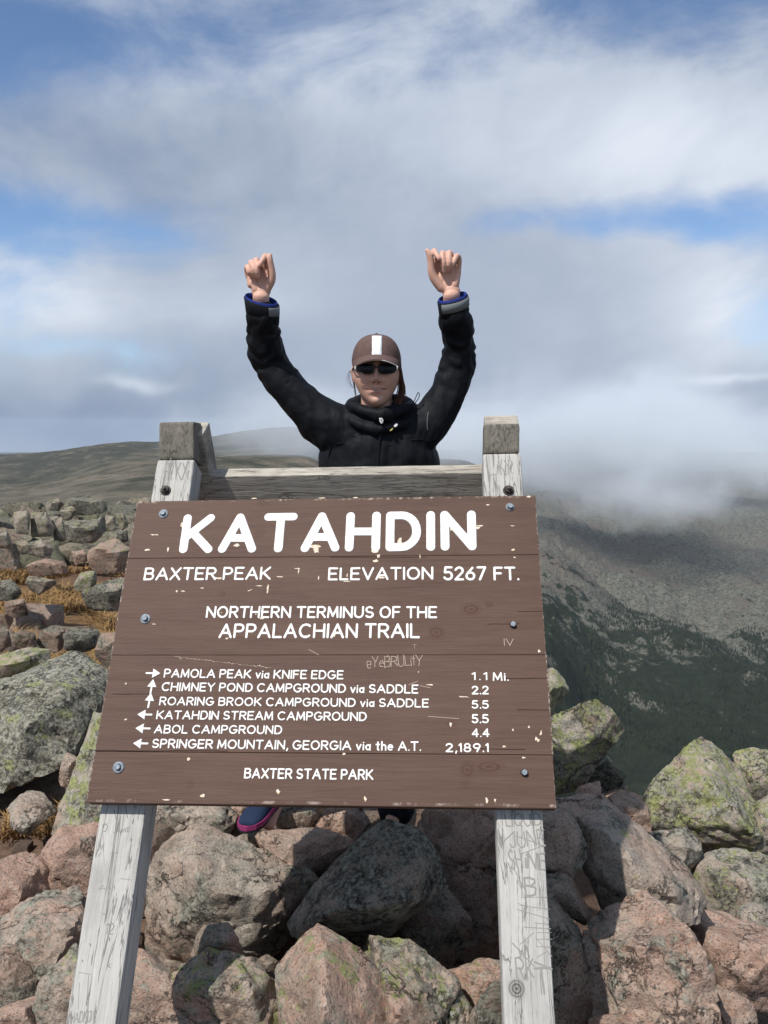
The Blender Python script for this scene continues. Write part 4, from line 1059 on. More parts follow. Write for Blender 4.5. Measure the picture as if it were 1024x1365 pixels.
def chip_at(px, py, ru, rw, tilt=0.):
    u_, w_ = plane_uw(px, py); pi_ = planks.index(plank_of(w_)); vs_, fs = chips[pi_]; i = len(vs_)
    n = 9; vs_.append(L(u_, w_, .0007))
    for k in range(n):
        a = k * 6.283 / n; q = random.uniform(.45, 1.15); X = ru * q * math.cos(a); Yv = rw * q * math.sin(a)
        vs_.append(L(u_ + X * math.cos(tilt) - Yv * math.sin(tilt), w_ + X * math.sin(tilt) + Yv * math.cos(tilt), .0005))
    for k in range(n): fs.append((i, i + 1 + k, i + 1 + (k + 1) % n))
for q in [(206, 713, .013, .0022), (197, 733, .012, .0035), (224, 732, .003, .009), (290, 771, .012, .004), (357, 785, .003, .012), (397, 758, .009, .002), (398, 762, .002, .01), (373, 769, .01, .002),
          (333, 787, .008, .0015, -.4), (270, 784, .006, .0025), (316, 727, .012, .006), (420, 729, .016, .009), (422, 734, .009, .01), (500, 733, .012, .011), (501, 748, .007, .006), (505, 741, .005, .007),
          (462, 775, .012, .002), (508, 770, .013, .004), (425, 770, .002, .006), (303, 851, .006, .003), (349, 824, .008, .003), (409, 848, .007, .002), (270, 1061, .006, .005), (371, 1055, .005, .006),
          (487, 1065, .004, .007), (649, 1067, .004, .007), (660, 1067, .004, .004), (640, 701, .013, .003), (637, 704, .009, .004), (683, 701, .007, .002), (684, 733, .006, .003), (686, 743, .004, .003), (650, 673, .007, .002),
          (705, 969, .003, .003), (721, 977, .003, .006, .4), (715, 985, .004, .005, -.5), (718, 987, .003, .004, .5), (672, 995, .005, .003), (684, 973, .002, .004), (573, 913, .009, .002), (618, 929, .012, .002),
          (601, 966, .004, .007), (719, 868, .004, .004), (252, 1012, .004, .005), (459, 1005, .005, .003), (533, 721, .007, .012), (243, 700, .006, .009), (602, 703, .006, .01), (474, 663.5, .01, .002), (430, 664, .014, .002), (340, 664.5, .01, .002),
          (705, 662, .008, .003), (698, 1010, .006, .002), (168, 959, .004, .003), (280, 957, .003, .006), (168, 911, .004, .003), (225, 910, .008, .002), (446, 846, .004, .007), (560, 742, .002, .008), (463, 767, .002, .006),
          (345, 781, .009, .002), (244, 788, .007, .002), (236, 788, .003, .004), (205, 832, .007, .0015), (222, 1066, .01, .002)]:
    chip_at(*q)
for k in range(6):
    chip_at(random.uniform(140, 712), random.uniform(672, 1060), random.uniform(.001, .0035), random.uniform(.0008, .0022))
for k in range(4):
    if chips[k][0]: tag(mesh_obj('paint_chip', chips[k][0], chips[k][1], m_chip, planks[k]), kind='stuff')

# carvings in the posts
PP = PD
def post_text(t_, l_, r_, top, wgt=.09, post=1, jit=.06, gap=.2): thin_text(t_, l_, r_, top, wgt, m_carve, PP, posts[post], jit, gap)
post_text('LIQUID', (674, 1102), (722, 1101), 1084, .10)
post_text('JUNE', (680, 1131), (728, 1128), 1107, .085)
post_text('SH', (680, 1160), (698, 1158), 1132, .08)
post_text('iNE', (700, 1158), (728, 1160), 1136, .11)
post_text('B', (700, 1196), (716, 1196), 1168, .10)
post_text('RK', (688, 1306), (714, 1306), 1276, .08)
post_text('T', (712, 1325), (738, 1325), 1288, .09)
post_text('D', (136, 1109), (143, 1109), 1098, .10, 0)
post_text('JAWE', (151, 1111), (174, 1109), 1103, .12, 0)
post_text('M', (131, 1134), (138, 1134), 1124, .12, 0)
post_text('AM', (131, 1187), (153, 1187), 1180, .12, 0)
post_text('12', (140, 1245), (151, 1245), 1230, .10, 0)
post_text('HADNDY', (93, 1364), (128, 1362), 1348, .09, 0)
post_text('FR', (217, 640), (229, 640), 617, .06, 0)
post_text('KX', (234, 641), (251, 639), 616, .06, 0)
post_text('L', (652, 634), (662, 632), 618, .06, 1)
post_text('KX', (668, 634), (684, 631), 612, .06, 1)
vs_, fs = [], []
for (a, b_, c_, d_, wd) in [(671, 1122, 686, 1108, .0014), (687, 1114, 727, 1128, .0009), (693, 1139, 727, 1126, .0009), (686, 1160, 700, 1186, .001), (690, 1172, 702, 1203, .0007), (696, 1196, 730, 1196, .0008), (694, 1207, 732, 1212, .0008),
                            (688, 1212, 733, 1225, .0008), (699, 1236, 734, 1238, .001), (693, 1259, 712, 1243, .0008), (683, 1257, 712, 1288, .0013), (712, 1282, 736, 1292, .002), (720, 1297, 722, 1325, .0012), (723, 1185, 726, 1288, .0009),
                            (713, 1230, 731, 1232, .0007), (714, 1250, 736, 1275, .0008), (715, 1230, 715, 1262, .0007), (715, 1262, 735, 1262, .0007), (716, 1252, 736, 1252, .0007), (716, 1243, 735, 1243, .0006), (705, 1110, 706, 1180, .0007), (716, 1276, 730, 1268, .0007),
                            (677, 1150, 683, 1165, .0012), (687, 1140, 680, 1162, .001), (690, 1204, 701, 1208, .0006), (706, 1210, 704, 1285, .0006)]:
    scr(a, b_, c_, d_, wd, PP)
mesh_obj('carving', vs_, fs, m_carve, posts[1])
vs_, fs = [], []
for (a, b_, c_, d_, wd) in [(228, 609, 225, 655, .0012), (147, 1137, 158, 1137, .0007), (160, 1171, 175, 1173, .0006), (120, 1258, 121, 1261, .002), (163, 1228, 163, 1232, .0018), (146, 1250, 146, 1254, .0018), (110, 1280, 110, 1282, .0018),
                            (144, 1288, 147, 1290, .001), (144, 1288, 147, 1285, .001), (105, 1296, 122, 1299, .0006), (138, 1218, 143, 1219, .0012), (135, 1136, 130, 1142, .0007), (118, 1300, 116, 1340, .0008), (106, 1310, 104, 1345, .0006), (137, 1105, 139, 1155, .0005), (152, 1080, 155, 1092, .0012), (167, 1072, 170, 1090, .0013)]:
    scr(a, b_, c_, d_, wd, PP)
mesh_obj('carving', vs_, fs, m_carve, posts[0])

# ------------------------------------------------------------------ the hiker
def tube_mesh(path, n=20, cap=True):
    """path: list of (point, r_side, r_depth); rings across the path, closed with domes"""
    pts = [Vector(p[0]) for p in path]
    rings = []
    m = len(pts)
    prev = None
    for i, p in enumerate(pts):
        t = (pts[min(i + 1, m - 1)] - pts[max(i - 1, 0)]).normalized()
        dref = Vector((0, 1, 0)) if abs(t.y) < .93 else Vector((0, 0, 1))
        s = t.cross(dref).normalized()
        if prev is not None and s.dot(prev) < 0: s = -s
        prev = s
        d = s.cross(t).normalized()
        rings.append((p, t, s, d, path[i][1], path[i][2]))
    out = []
    def addring(p, s, d, a, b_): out.append([p + s * (a * math.cos(2 * math.pi * k / n)) + d * (b_ * math.sin(2 * math.pi * k / n)) for k in range(n)])
    p, t, s, d, a, b_ = rings[0]
    if cap:
        for q in (80, 55, 28): addring(p - t * (min(a, b_) * math.sin(R(q))), s, d, a * math.cos(R(q)), b_ * math.cos(R(q)))
    for (p, t, s, d, a, b_) in rings: addring(p, s, d, a, b_)
    if cap:
        for q in (28, 55, 80): addring(p + t * (min(a, b_) * math.sin(R(q))), s, d, a * math.cos(R(q)), b_ * math.cos(R(q)))
    vs_ = [v for r_ in out for v in r_]; fs = []
    for i in range(len(out) - 1):
        for k in range(n): fs.append((i * n + k, i * n + (k + 1) % n, (i + 1) * n + (k + 1) % n, (i + 1) * n + k))
    if cap:
        fs.append(tuple(range(n - 1, -1, -1))); fs.append(tuple((len(out) - 1) * n + k for k in range(n)))
    return vs_, fs
class Parts:
    def __init__(s): s.v = []; s.f = []
    def add(s, vf):
        i = len(s.v); s.v += [tuple(q) for q in vf[0]]; s.f += [tuple(i + k for k in f) for f in vf[1]]; return s
    def tube(s, path, n=20): return s.add(tube_mesh([(p[0], p[1], p[2] if len(p) > 2 else p[1]) for p in path], n))
def resample(path, k=6):       # smooth a coarse path with a Catmull-Rom spline
    P_ = [(Vector(p[0]), p[1], p[2] if len(p) > 2 else p[1]) for p in path]
    out = []
    for i in range(len(P_) - 1):
        p0 = P_[max(i - 1, 0)]; p1 = P_[i]; p2 = P_[i + 1]; p3 = P_[min(i + 2, len(P_) - 1)]
        for j in range(k):
            t = j / k
            def cr(a, b_, c_, d_): return .5 * ((2 * b_) + (c_ - a) * t + (2 * a - 5 * b_ + 4 * c_ - d_) * t * t + (3 * b_ - a - 3 * c_ + d_) * t * t * t)
            out.append((cr(p0[0], p1[0], p2[0], p3[0]), cr(p0[1], p1[1], p2[1], p3[1]), cr(p0[2], p1[2], p2[2], p3[2])))
    out.append(P_[-1]); return out
def fuse(name, parts, voxel, mat, parent, smooth_it=4, sm_fac=.5):
    """one continuous skin over overlapping volumes"""
    me = bpy.data.meshes.new('tmp'); me.from_pydata(parts.v, [], parts.f); me.update()
    o = bpy.data.objects.new('tmp', me); COL.objects.link(o)
    md = o.modifiers.new('r', 'REMESH'); md.mode = 'VOXEL'; md.voxel_size = voxel; md.use_smooth_shade = True
    if smooth_it:
        ms = o.modifiers.new('s', 'SMOOTH'); ms.factor = sm_fac; ms.iterations = smooth_it
    bpy.context.view_layer.update()
    dg = bpy.context.evaluated_depsgraph_get()
    ev = o.evaluated_get(dg); nm = bpy.data.meshes.new_from_object(ev, depsgraph=dg)
    bpy.data.objects.remove(o); bpy.data.meshes.remove(me)
    nm.name = name
    nm.materials.clear(); nm.materials.append(mat)
    r = bpy.data.objects.new(name, nm); COL.objects.link(r)
    if parent is not None: r.parent = parent
    nm.polygons.foreach_set('use_smooth', [True] * len(nm.polygons))
    return r
def coords(o):
    a = np.empty(len(o.data.vertices) * 3, np.float32); o.data.vertices.foreach_get('co', a); return a.reshape(-1, 3).astype(float)
def normals(o):
    a = np.empty(len(o.data.vertices) * 3, np.float32); o.data.vertices.foreach_get('normal', a); return a.reshape(-1, 3).astype(float)
def setco(o, v): o.data.vertices.foreach_set('co', v.astype(np.float32).ravel()); o.data.update()

HY = 2.74                                   # distance of the head
HC = at(502, 494.5, HY)                     # middle of the head at the height of the eyes
# skin with lips, brows and cheeks coloured from a stored tint
m_skin, nt, b = material('skin', 0.5, 0.35)
b.inputs['Subsurface Weight'].default_value = .0
at_ = nt.node('ShaderNodeAttribute'); at_.attribute_name = 'tint'
P = nt.node('ShaderNodeTexCoord').outputs['Object']
nt.put(b.inputs['Base Color'], nt.mix(nt.mapr(nt.noise(P, 60, 4, .6), .35, .65) * .25, at_.outputs['Color'], nt.mix(1.0, at_.outputs['Color'], (1.0, .80, .74), 'MULTIPLY')))
nt.put(b.inputs['Normal'], nt.bump(nt.noise(P, 300, 3, .6), .0008, .5))

body = Parts()
# head
D, Fi = ico(6)
x, y, z = D[:, 0], D[:, 1], D[:, 2]
tz = np.clip(-z, 0, 1)
hx = .0735 * x * (1 - .30 * tz ** 3.2) * (1 + .05 * np.exp(-((z + .15) / .25) ** 2))
hz = np.where(z > 0, z * .108, z * .122)
hy = np.where(y < 0, -(np.abs(y) ** .86) * .086, y * .094 * (1 - .45 * tz))
hy = hy - .012 * smoothstep(.45, 1, tz) * (y < .2)
fr = smoothstep(0.05, -.45, y) if False else np.clip((-y - .05) / .4, 0, 1)
def gs(cx, cz, sx, sz, amp): return amp * np.exp(-((hx - cx) / sx) ** 2 - ((hz - cz) / sz) ** 2)
ft = gs(0, -.004, .009, .024, .012) + gs(0, -.030, .0115, .0125, .021)
for s in (-1, 1):
    ft = ft + gs(s * .0135, -.036, .0065, .007, .010) + gs(s * .040, -.030, .020, .018, .006) - gs(s * .031, .004, .017, .012, .011) + gs(s * .026, .024, .022, .007, .005)
    ft = ft - gs(s * .022, -.052, .006, .012, .003)
ft = ft + gs(0, -.0595, .025, .0048, .0050) + gs(0, -.0705, .021, .0055, .0056) - gs(0, -.0648, .028, .0020, .0055) + gs(.040, -.048, .012, .012, .005) + gs(-.040, -.048, .012, .012, .005) + gs(0, -.104, .019, .014, .008) - gs(0, -.084, .02, .006, .004) - gs(0, -.050, .004, .006, .002)
hy = hy - ft * fr
hv = np.stack([hx, hy, hz], -1) + np.array(HC)
body.add(([tuple(v) for v in hv], [tuple(f) for f in Fi]))
for s in (-1, 1):               # ears
    c_ = HC + Vector((s * .074, .012, -.008))
    body.tube([(c_ + Vector((0, .004, .024)), .006, .012), (c_ + Vector((s * .004, 0, .010)), .007, .015), (c_ + Vector((s * .002, -.002, -.018)), .006, .009), (c_ + Vector((0, -.002, -.026)), .005, .006)], 12)
NK = at(505, 575, 2.80)
body.tube(resample([(HC + Vector((0, .03, -.05)), .052, .058), (HC + Vector((0, .03, -.10)), .052, .055), (NK, .058, .060)], 3))
SL, ELL, WL = at(443, 578, 2.80), at(354, 482, 2.79), at(348, 402, 2.69)
SR, ELR, WR = at(563, 578, 2.80), at(611, 474, 2.79), at(602, 400, 2.69)
CH, HP = at(505, 640, 2.82), at(505, 800, 2.84)
ANL, ANR = at(368, 1060, 2.96), at(528, 1062, 3.02)
KNL, KNR = (HP + ANL) / 2 + Vector((-.05, -.05, 0)), (HP + ANR) / 2 + Vector((.05, -.05, 0))
body.tube(resample([(NK + Vector((0, .01, .02)), .055, .055), (at(505, 600, 2.81), .13, .075), (CH, .14, .08), (at(505, 720, 2.83), .12, .075), (HP, .14, .085)], 4))
for (S_, E_, W_) in ((SL, ELL, WL), (SR, ELR, WR)):
    body.tube(resample([(S_, .036), ((S_ + E_) / 2, .030), (E_, .030), ((E_ + W_) / 2, .034), (W_ + (W_ - E_).normalized() * -.02, .0255, .021), (W_ + (W_ - E_).normalized() * .015, .0255, .019)], 4))
for (K_, A_, s) in ((KNL, ANL, -1), (KNR, ANR, 1)):
    body.tube(resample([(HP + Vector((s * .07, 0, 0)), .075), ((HP + K_) / 2 + Vector((s * .04, 0, 0)), .068), (K_, .05), ((K_ + A_) / 2, .045), (A_, .033), (A_ + Vector((0, 0, -.03)), .03)], 4))
    body.tube([(A_ + Vector((0, 0, -.03)), .028), (A_ + Vector((-.02, -.09, -.07)), .026, .018)])
# hands: palm to the viewer, fingers curled down on the palm
PX = 2.69 / F
def hand(W, E, dx, pts, thumb, palm):
    def q(px, py, d): 
        p = at(px, py, 2.69 + d); return p
    # palm slab
    for (a, b_, r0, r1, dep) in palm: body.tube([(q(*a), r0, dep), (q(*b_), r1, dep * .9)], 16)
    for chain in pts + [thumb]:
        body.tube(resample([(q(c[0], c[1], c[2]), c[3] * 1.07) for c in chain], 3), 12)
hand(WL, ELL, 0,
     [[(331, 369, .004, .0085), (329, 359, -.006, .0085), (330, 356, -.022, .0080), (332, 363, -.030, .0072), (335, 367, -.020, .0066)],
      [(337, 366, .006, .0090), (335, 353, -.004, .0090), (335, 350, -.024, .0085), (338, 360, -.036, .0078), (340, 368, -.026, .0070)],
      [(344, 364, .008, .0092), (342, 350, -.002, .0092), (342, 347, -.026, .0088), (343, 359, -.038, .0080), (344, 369, -.028, .0070)],
      [(352, 364, .008, .0092), (353, 350, -.004, .0092), (354, 341, -.020, .0086), (350, 347, -.038, .0078), (346, 354, -.044, .0066)]],
     [(355, 386, -.002, .0135), (361, 375, -.008, .0135), (362.5, 366, -.014, .0122), (361, 355, -.020, .0110), (359.5, 346, -.025, .0102), (360, 340.5, -.027, .0072)],
     [((341, 390, .0), (337, 366, .006), .013, .0130, .012), ((349, 392, .0), (347, 364, .008), .015, .0150, .013), ((356, 388, 0), (354, 366, .006), .013, .0125, .013), ((334, 380, .002), (333, 368, .004), .0105, .0105, .012),
      ((355, 372, .006), (357, 352, .006), .012, .009, .010), ((341, 386, -.008), (338, 376, -.008), .011, .011, .009), ((348, 402, 0), (348, 388, 0), .026, .028, .019)])
hand(WR, ELR, 0,
     [[(611, 362, .004, .0085), (612, 346, -.004, .0086), (609, 341, -.022, .0082), (605, 350, -.032, .0074), (602, 357, -.024, .0066)],
      [(604, 360, .006, .0090), (603, 344, -.002, .0090), (599, 336.5, -.024, .0086), (599, 350, -.036, .0080), (598, 359, -.026, .0068)],
      [(597, 359, .008, .0092), (596, 344, -.002, .0092), (590, 337, -.026, .0086), (591, 350, -.038, .0080), (592, 361, -.030, .0070)],
      [(588, 358, .008, .0092), (585, 345, -.004, .0090), (578.5, 334, -.020, .0082), (582, 339.5, -.038, .0076), (585.5, 345, -.046, .0064)]],
     [(588, 384, -.002, .0135), (579, 371, -.008, .0138), (575.5, 361, -.014, .0122), (574.5, 349, -.020, .0108), (572.5, 339, -.025, .0098), (569.5, 334, -.027, .0066)],
     [((606, 386, .0), (610, 362, .004), .013, .0125, .013), ((600, 390, .0), (603, 360, .006), .015, .0150, .013), ((593, 386, 0), (595, 360, .008), .014, .0135, .013), ((587, 376, 0), (588, 360, .006), .012, .012, .012),
      ((583, 368, .006), (580, 346, .006), .013, .009, .010), ((606, 380, -.008), (608, 370, -.008), .011, .011, .009), ((602, 402, 0), (602, 386, 0), .027, .028, .019)])
person = fuse('person', body, .0023, m_skin, None, 3, .5)
tag(person, 'hiker in dark jacket, brown cap and sunglasses standing behind the sign with raised fists', 'person')
v = coords(person); lv = v - np.array(HC)
tint = np.tile(np.array([.62, .375, .285]), (len(v), 1))
def blend(mask, colr):
    global tint
    tint = tint * (1 - mask[:, None]) + np.array(colr) * mask[:, None]
fm = (lv[:, 1] < -.03)
def g2(cx, cz, sx, sz): return np.exp(-((lv[:, 0] - cx) / sx) ** 2 - ((lv[:, 2] - cz) / sz) ** 2) * fm
blend(np.clip((g2(-.036, -.035, .02, .018) + g2(.036, -.035, .02, .018)) * .5, 0, 1), (.55, .275, .20))
blend(np.clip(g2(0, -.033, .014, .012) * .45, 0, 1), (.58, .27, .19))
lipw = .031
lip = ((np.abs(lv[:, 0]) / lipw) ** 2 + ((lv[:, 2] + .0650 - .0045 * (lv[:, 0] / lipw) ** 2) / .0100) ** 2 < 1) & fm
blend(lip * .6, (.42, .19, .15))
mo = (np.abs(lv[:, 0]) < .033) & (np.abs(lv[:, 2] + .0648 - .0045 * (lv[:, 0] / lipw) ** 2) < .0016) & fm
blend(mo * .85, (.10, .035, .03))
te = (np.abs(lv[:, 0]) < .017) & (np.abs(lv[:, 2] + .0632) < .0018) & fm
blend(te * .8, (.62, .58, .52))
for s in (-1, 1):
    nos = ((lv[:, 0] - s * .0075) / .0035) ** 2 + ((lv[:, 2] + .0415) / .0026) ** 2 < 1
    blend((nos & fm) * .85, (.06, .025, .02))
    br = (np.abs(lv[:, 0] - s * .030) < .019) & (np.abs(lv[:, 2] - .024 + 8 * (lv[:, 0] - s * .030) ** 2) < .0032) & fm
    blend(br * .8, (.045, .028, .02))
me = person.data
ca_ = me.color_attributes.new('tint', 'FLOAT_COLOR', 'POINT')
ca_.data.foreach_set('color', np.concatenate([tint, np.ones((len(tint), 1))], 1).astype(np.float32).ravel())

# jacket
m_jacket, nt, b = material('black_shell_fabric', 0.6, 0.12)
P = nt.node('ShaderNodeTexCoord').outputs['Object']
nt.put(b.inputs['Base Color'], nt.mix(nt.mapr(nt.noise(P, 12, 4, .6), .3, .7), (0.0060, 0.0070, 0.0095), (0.0095, 0.0105, 0.0135)))
fold = nt.noise(nt.vmath('MULTIPLY', P, (1.0, 1.0, .45)), 13, 4, .55, 1.2)
nt.put(b.inputs['Normal'], nt.bump(fold, .018, .45, nt.bump(nt.noise(P, 420, 2, .5), .0006, .5)))
jk = Parts()
def nd(a, b_, t): return a + (b_ - a) * t
jk.tube(resample([(at(505, 556, 2.79), .075, .07), (at(505, 575, 2.80), .150, .095), (at(505, 600, 2.81), .200, .115), (at(505, 640, 2.82), .205, .125), (at(505, 700, 2.83), .185, .12), (at(505, 770, 2.84), .20, .135), (at(505, 820, 2.84), .215, .145)], 5), 40)
jk.tube(resample([(at(478, 590, 2.81), .10, .09), (at(437, 566, 2.80), .083, .080), (at(405, 540, 2.80), .067, .070), (at(378, 508, 2.80), .062), (at(359, 478, 2.79), .061), (at(351, 448, 2.75), .056), (at(349.5, 425, 2.71), .048), (at(349.5, 420, 2.705), .050)], 5), 28)
jk.tube(resample([(at(532, 590, 2.81), .10, .09), (at(569, 566, 2.80), .077, .078), (at(591, 536, 2.80), .064), (at(606, 502, 2.80), .059), (at(611.5, 470, 2.79), .057), (at(610, 440, 2.75), .053), (at(606, 420, 2.71), .050), (at(605, 417, 2.705), .045)], 5), 28)
# collar and folded hood round the neck
ring = [at(505, 554, 2.69), at(480, 546, 2.72), at(470, 541, 2.79), at(484, 534, 2.86), at(508, 532, 2.88), at(535, 535, 2.86), at(547, 543, 2.79), at(531, 547, 2.72), at(505, 554, 2.69)]
jk.tube(resample([(p_, .021, .024) for p_ in ring], 5), 16)
ring = [at(505, 573, 2.705), at(474, 563, 2.735), at(462, 550, 2.81), at(480, 540, 2.88), at(508, 538, 2.90), at(540, 541, 2.88), at(556, 550, 2.81), at(537, 565, 2.735), at(505, 573, 2.705)]
jk.tube(resample([(p_, .018, .026) for p_ in ring], 5), 16)
jacket = fuse('jacket', jk, .0055, m_jacket, person, 5, .5)
v = coords(jacket); n_ = normals(jacket)
# folds: rings across the arms, drapes from the shoulders
amp = fbm(v / .10 + 4, 3, .5) * .006 + (fbm(v * np.array([1, 1, .5]) / .11 + 9, 2, .5, True) - .7) * .004
for (a, b_, c_) in ((ELL, WL, 1), (ELR, WR, 1)):
    ax = np.array((b_ - a).normalized()); t = (v - np.array(a)) @ ax; rad = np.linalg.norm((v - np.array(a)) - t[:, None] * ax, axis=1)
    mk = (rad < .11) * smoothstep(-.10, .02, t)
    ph = t / .075 + fbm(v / .09 + 2, 2) * 1.0
    amp = amp + mk * np.sin(ph * 6.283) * .0034
mk = smoothstep(at(0, 600, 2.8).z + .14, at(0, 600, 2.8).z, v[:, 2]) if False else np.clip((at(505, 560, 2.8).z - v[:, 2]) / .1, 0, 1)
amp = amp + mk * (fbm(np.stack([v[:, 0] / .07, v[:, 1] / .12, v[:, 2] / .30], -1) + 3, 3) * .009)
setco(jacket, v + n_ * amp[:, None])

m_grey, nt, b = material('grey_strap', .7, .3); nt.put(b.inputs['Base Color'], (.17, .185, .19))
m_blue, nt, b = material('blue_lining', .7, .3); nt.put(b.inputs['Base Color'], (.010, .025, .19))
def open_ring(name, c, axis, r0, r1, ln, mat, th=.003, sq=.92, n=32, tiltx=0, parent=jacket, a0=0, a1=360, wob=.0):
    t = axis.normalized(); s = t.cross(Vector((0, 1, 0))).normalized(); d = s.cross(t).normalized()
    closed = (a1 - a0) >= 360
    cnt = n if closed else n + 1
    vs_, fs = [], []
    rows_ = [(0, r0), (ln * .5, (r0 + r1) / 2 + wob), (ln, r1), (ln + .001, r1 - th), (ln * .5, (r0 + r1) / 2 - th), (0, r0 - th)]
    for (h, r_) in rows_:
        for k in range(cnt):
            a = R(a0 + (a1 - a0) * k / n); vs_.append(c + t * (h + tiltx * math.cos(a) * r1) + s * (r_ * math.cos(a)) + d * (r_ * sq * math.sin(a)))
    for i in range(len(rows_)):
        j = (i + 1) % len(rows_)
        for k in range(cnt if closed else cnt - 1): fs.append((i * cnt + k, i * cnt + (k + 1) % cnt, j * cnt + (k + 1) % cnt, j * cnt + k))
    return mesh_obj(name, vs_, fs, mat, parent, True)
for (c0, c1, rr, strap, tl_) in ((at(350, 426, 2.71), at(348.5, 401, 2.685), .0545, (115, 240), .25), (at(605.5, 424, 2.71), at(603.5, 398, 2.685), .0500, (-170, -40), -.12)):
    ax = (c1 - c0)
    open_ring('cuff', c0, ax, rr * .93, rr * 1.0, ax.length, m_jacket, .0025, tiltx=tl_)
    open_ring('cuff_lining', c0 + ax * .25, ax, rr - .006, rr - .004, ax.length * .86, m_blue, .002, tiltx=tl_)
    open_ring('cuff_strap', c0 + ax * .50, ax, rr + .002, rr + .003, ax.length * .44, m_grey, .0025, tiltx=tl_, a0=strap[0], a1=strap[1], n=20)

def simple(name, vs_, fs, mat, parent, smooth=False): return mesh_obj(name, [tuple(q) for q in vs_], fs, mat, parent, smooth)
m_white2, nt, b = material('white_plastic', .5, .4); nt.put(b.inputs['Base Color'], (.78, .78, .76))
m_yellow, nt, b = material('yellow_thread', .7, .3); nt.put(b.inputs['Base Color'], (.62, .52, .16))
def surf_y(px, py, guess=2.7):     # where the jacket's front lies behind a photo pixel
    d = ray(px, py); ok, loc, nrm, idx = jacket.ray_cast(CO, d.normalized())
    return loc.y if ok else guess
def patch(name, poly, mat, lift=.004, th=.003, parent=jacket):
    yy = surf_y(sum(p[0] for p in poly) / len(poly), sum(p[1] for p in poly) / len(poly)) - lift
    a = [at(p[0], p[1], yy - th) for p in poly]; b2 = [at(p[0], p[1], yy + .004) for p in poly]; n = len(poly)
    return simple(name, a + b2, [tuple(range(n))] + [(i, (i + 1) % n, n + (i + 1) % n, n + i) for i in range(n)], mat, parent)
bpy.context.view_layer.update()
patch('zip_pull', [(505.5, 556.5), (508.5, 555.5), (511, 560), (510.5, 564), (508, 564.5), (506, 561)], m_white2)
patch('zip_slot', [(507.5, 558.5), (508.7, 558.5), (509, 560.5), (507.8, 560.5)], m_jacket, .0085, .001)
patch('emblem', [(525, 567.5), (527, 565.2), (529.5, 564.4), (530.3, 566.6), (528, 569), (526, 569.2)], m_white2)
patch('emblem', [(519.5, 574), (522, 571.3), (524.5, 570.5), (523, 573), (520.5, 574.6)], m_yellow)
def strand(name, pts, r, mat, parent, n=6, k=5):
    vf = tube_mesh(resample([(p_, r) for p_ in pts], k), n); return simple(name, vf[0], vf[1], mat, parent, True)
strand('cord', [at(549, 541, 2.74), at(553, 533, 2.73), at(557, 524, 2.73), at(559, 525, 2.73), at(558, 531, 2.735), at(551, 540, 2.74)], .0014, m_jacket, jacket)
# chest zip and sleeve zip
zy = [(508, 566), (507, 580), (505, 600), (504, 622), (504, 660)]
strand('zip', [at(a, c_, surf_y(a, c_) - .001) for a, c_ in zy], .0035, m_jacket, jacket)
m_zip, nt, b = material('zip_teeth', .5, .4); nt.put(b.inputs['Base Color'], (.14, .14, .15))
strand('sleeve_zip', [at(a, c_, surf_y(a, c_) - .001) for a, c_ in ((571, 549), (570, 556), (569.5, 564), (570, 573))], .0013, m_zip, jacket)

for ln_ in ([(428, 597), (448, 592), (472, 590), (500, 594)], [(512, 595), (535, 590), (556, 586), (574, 588)], [(436, 552), (440, 566), (441, 590), (436, 618)], [(572, 556), (566, 575), (566, 600), (570, 620)], [(452, 560), (462, 575), (476, 584)]):
    strand('seam', [at(a, c_, surf_y(a, c_) + .0004) for a, c_ in ln_], .0016, m_jacket, jacket)
# trousers and shoes
m_trouser, nt, b = material('black_trousers', .85, .2)
P = nt.node('ShaderNodeTexCoord').outputs['Object']
nt.put(b.inputs['Base Color'], (.016, .018, .024)); nt.put(b.inputs['Normal'], nt.bump(nt.noise(P, 16, 4, .6, .8), .03, .8))
tr = Parts()
tr.tube(resample([(at(505, 770, 2.84), .17, .12), (HP, .18, .13), (at(505, 845, 2.85), .15, .11)], 3), 28)
for (K_, A_, s) in ((KNL, ANL, -1), (KNR, ANR, 1)):
    tr.tube(resample([(HP + Vector((s * .08, 0, -.02)), .10), ((HP + K_) / 2 + Vector((s * .04, 0, 0)), .092), (K_, .075), ((K_ + A_) / 2, .068), (A_ + Vector((0, 0, .03 if s < 0 else -.045)), .058 if s < 0 else .072)], 5), 24)
fuse('trousers', tr, .008, m_trouser, person, 4)
m_shoe, nt, b = material('navy_mesh_shoe', .75, .3)
P = nt.node('ShaderNodeTexCoord').outputs['Object']
nt.put(b.inputs['Base Color'], nt.mix(nt.mapr(nt.voro(P, 320), .1, .4), (.005, .010, .028), (.010, .022, .055)))
nt.put(b.inputs['Normal'], nt.bump(nt.voro(P, 320), .001, .6))
m_mag, nt, b = material('magenta_sole', .6, .3); nt.put(b.inputs['Base Color'], (.24, .03, .12))
m_sole, nt, b = material('dark_outsole', .8, .2); nt.put(b.inputs['Base Color'], (.018, .018, .022))
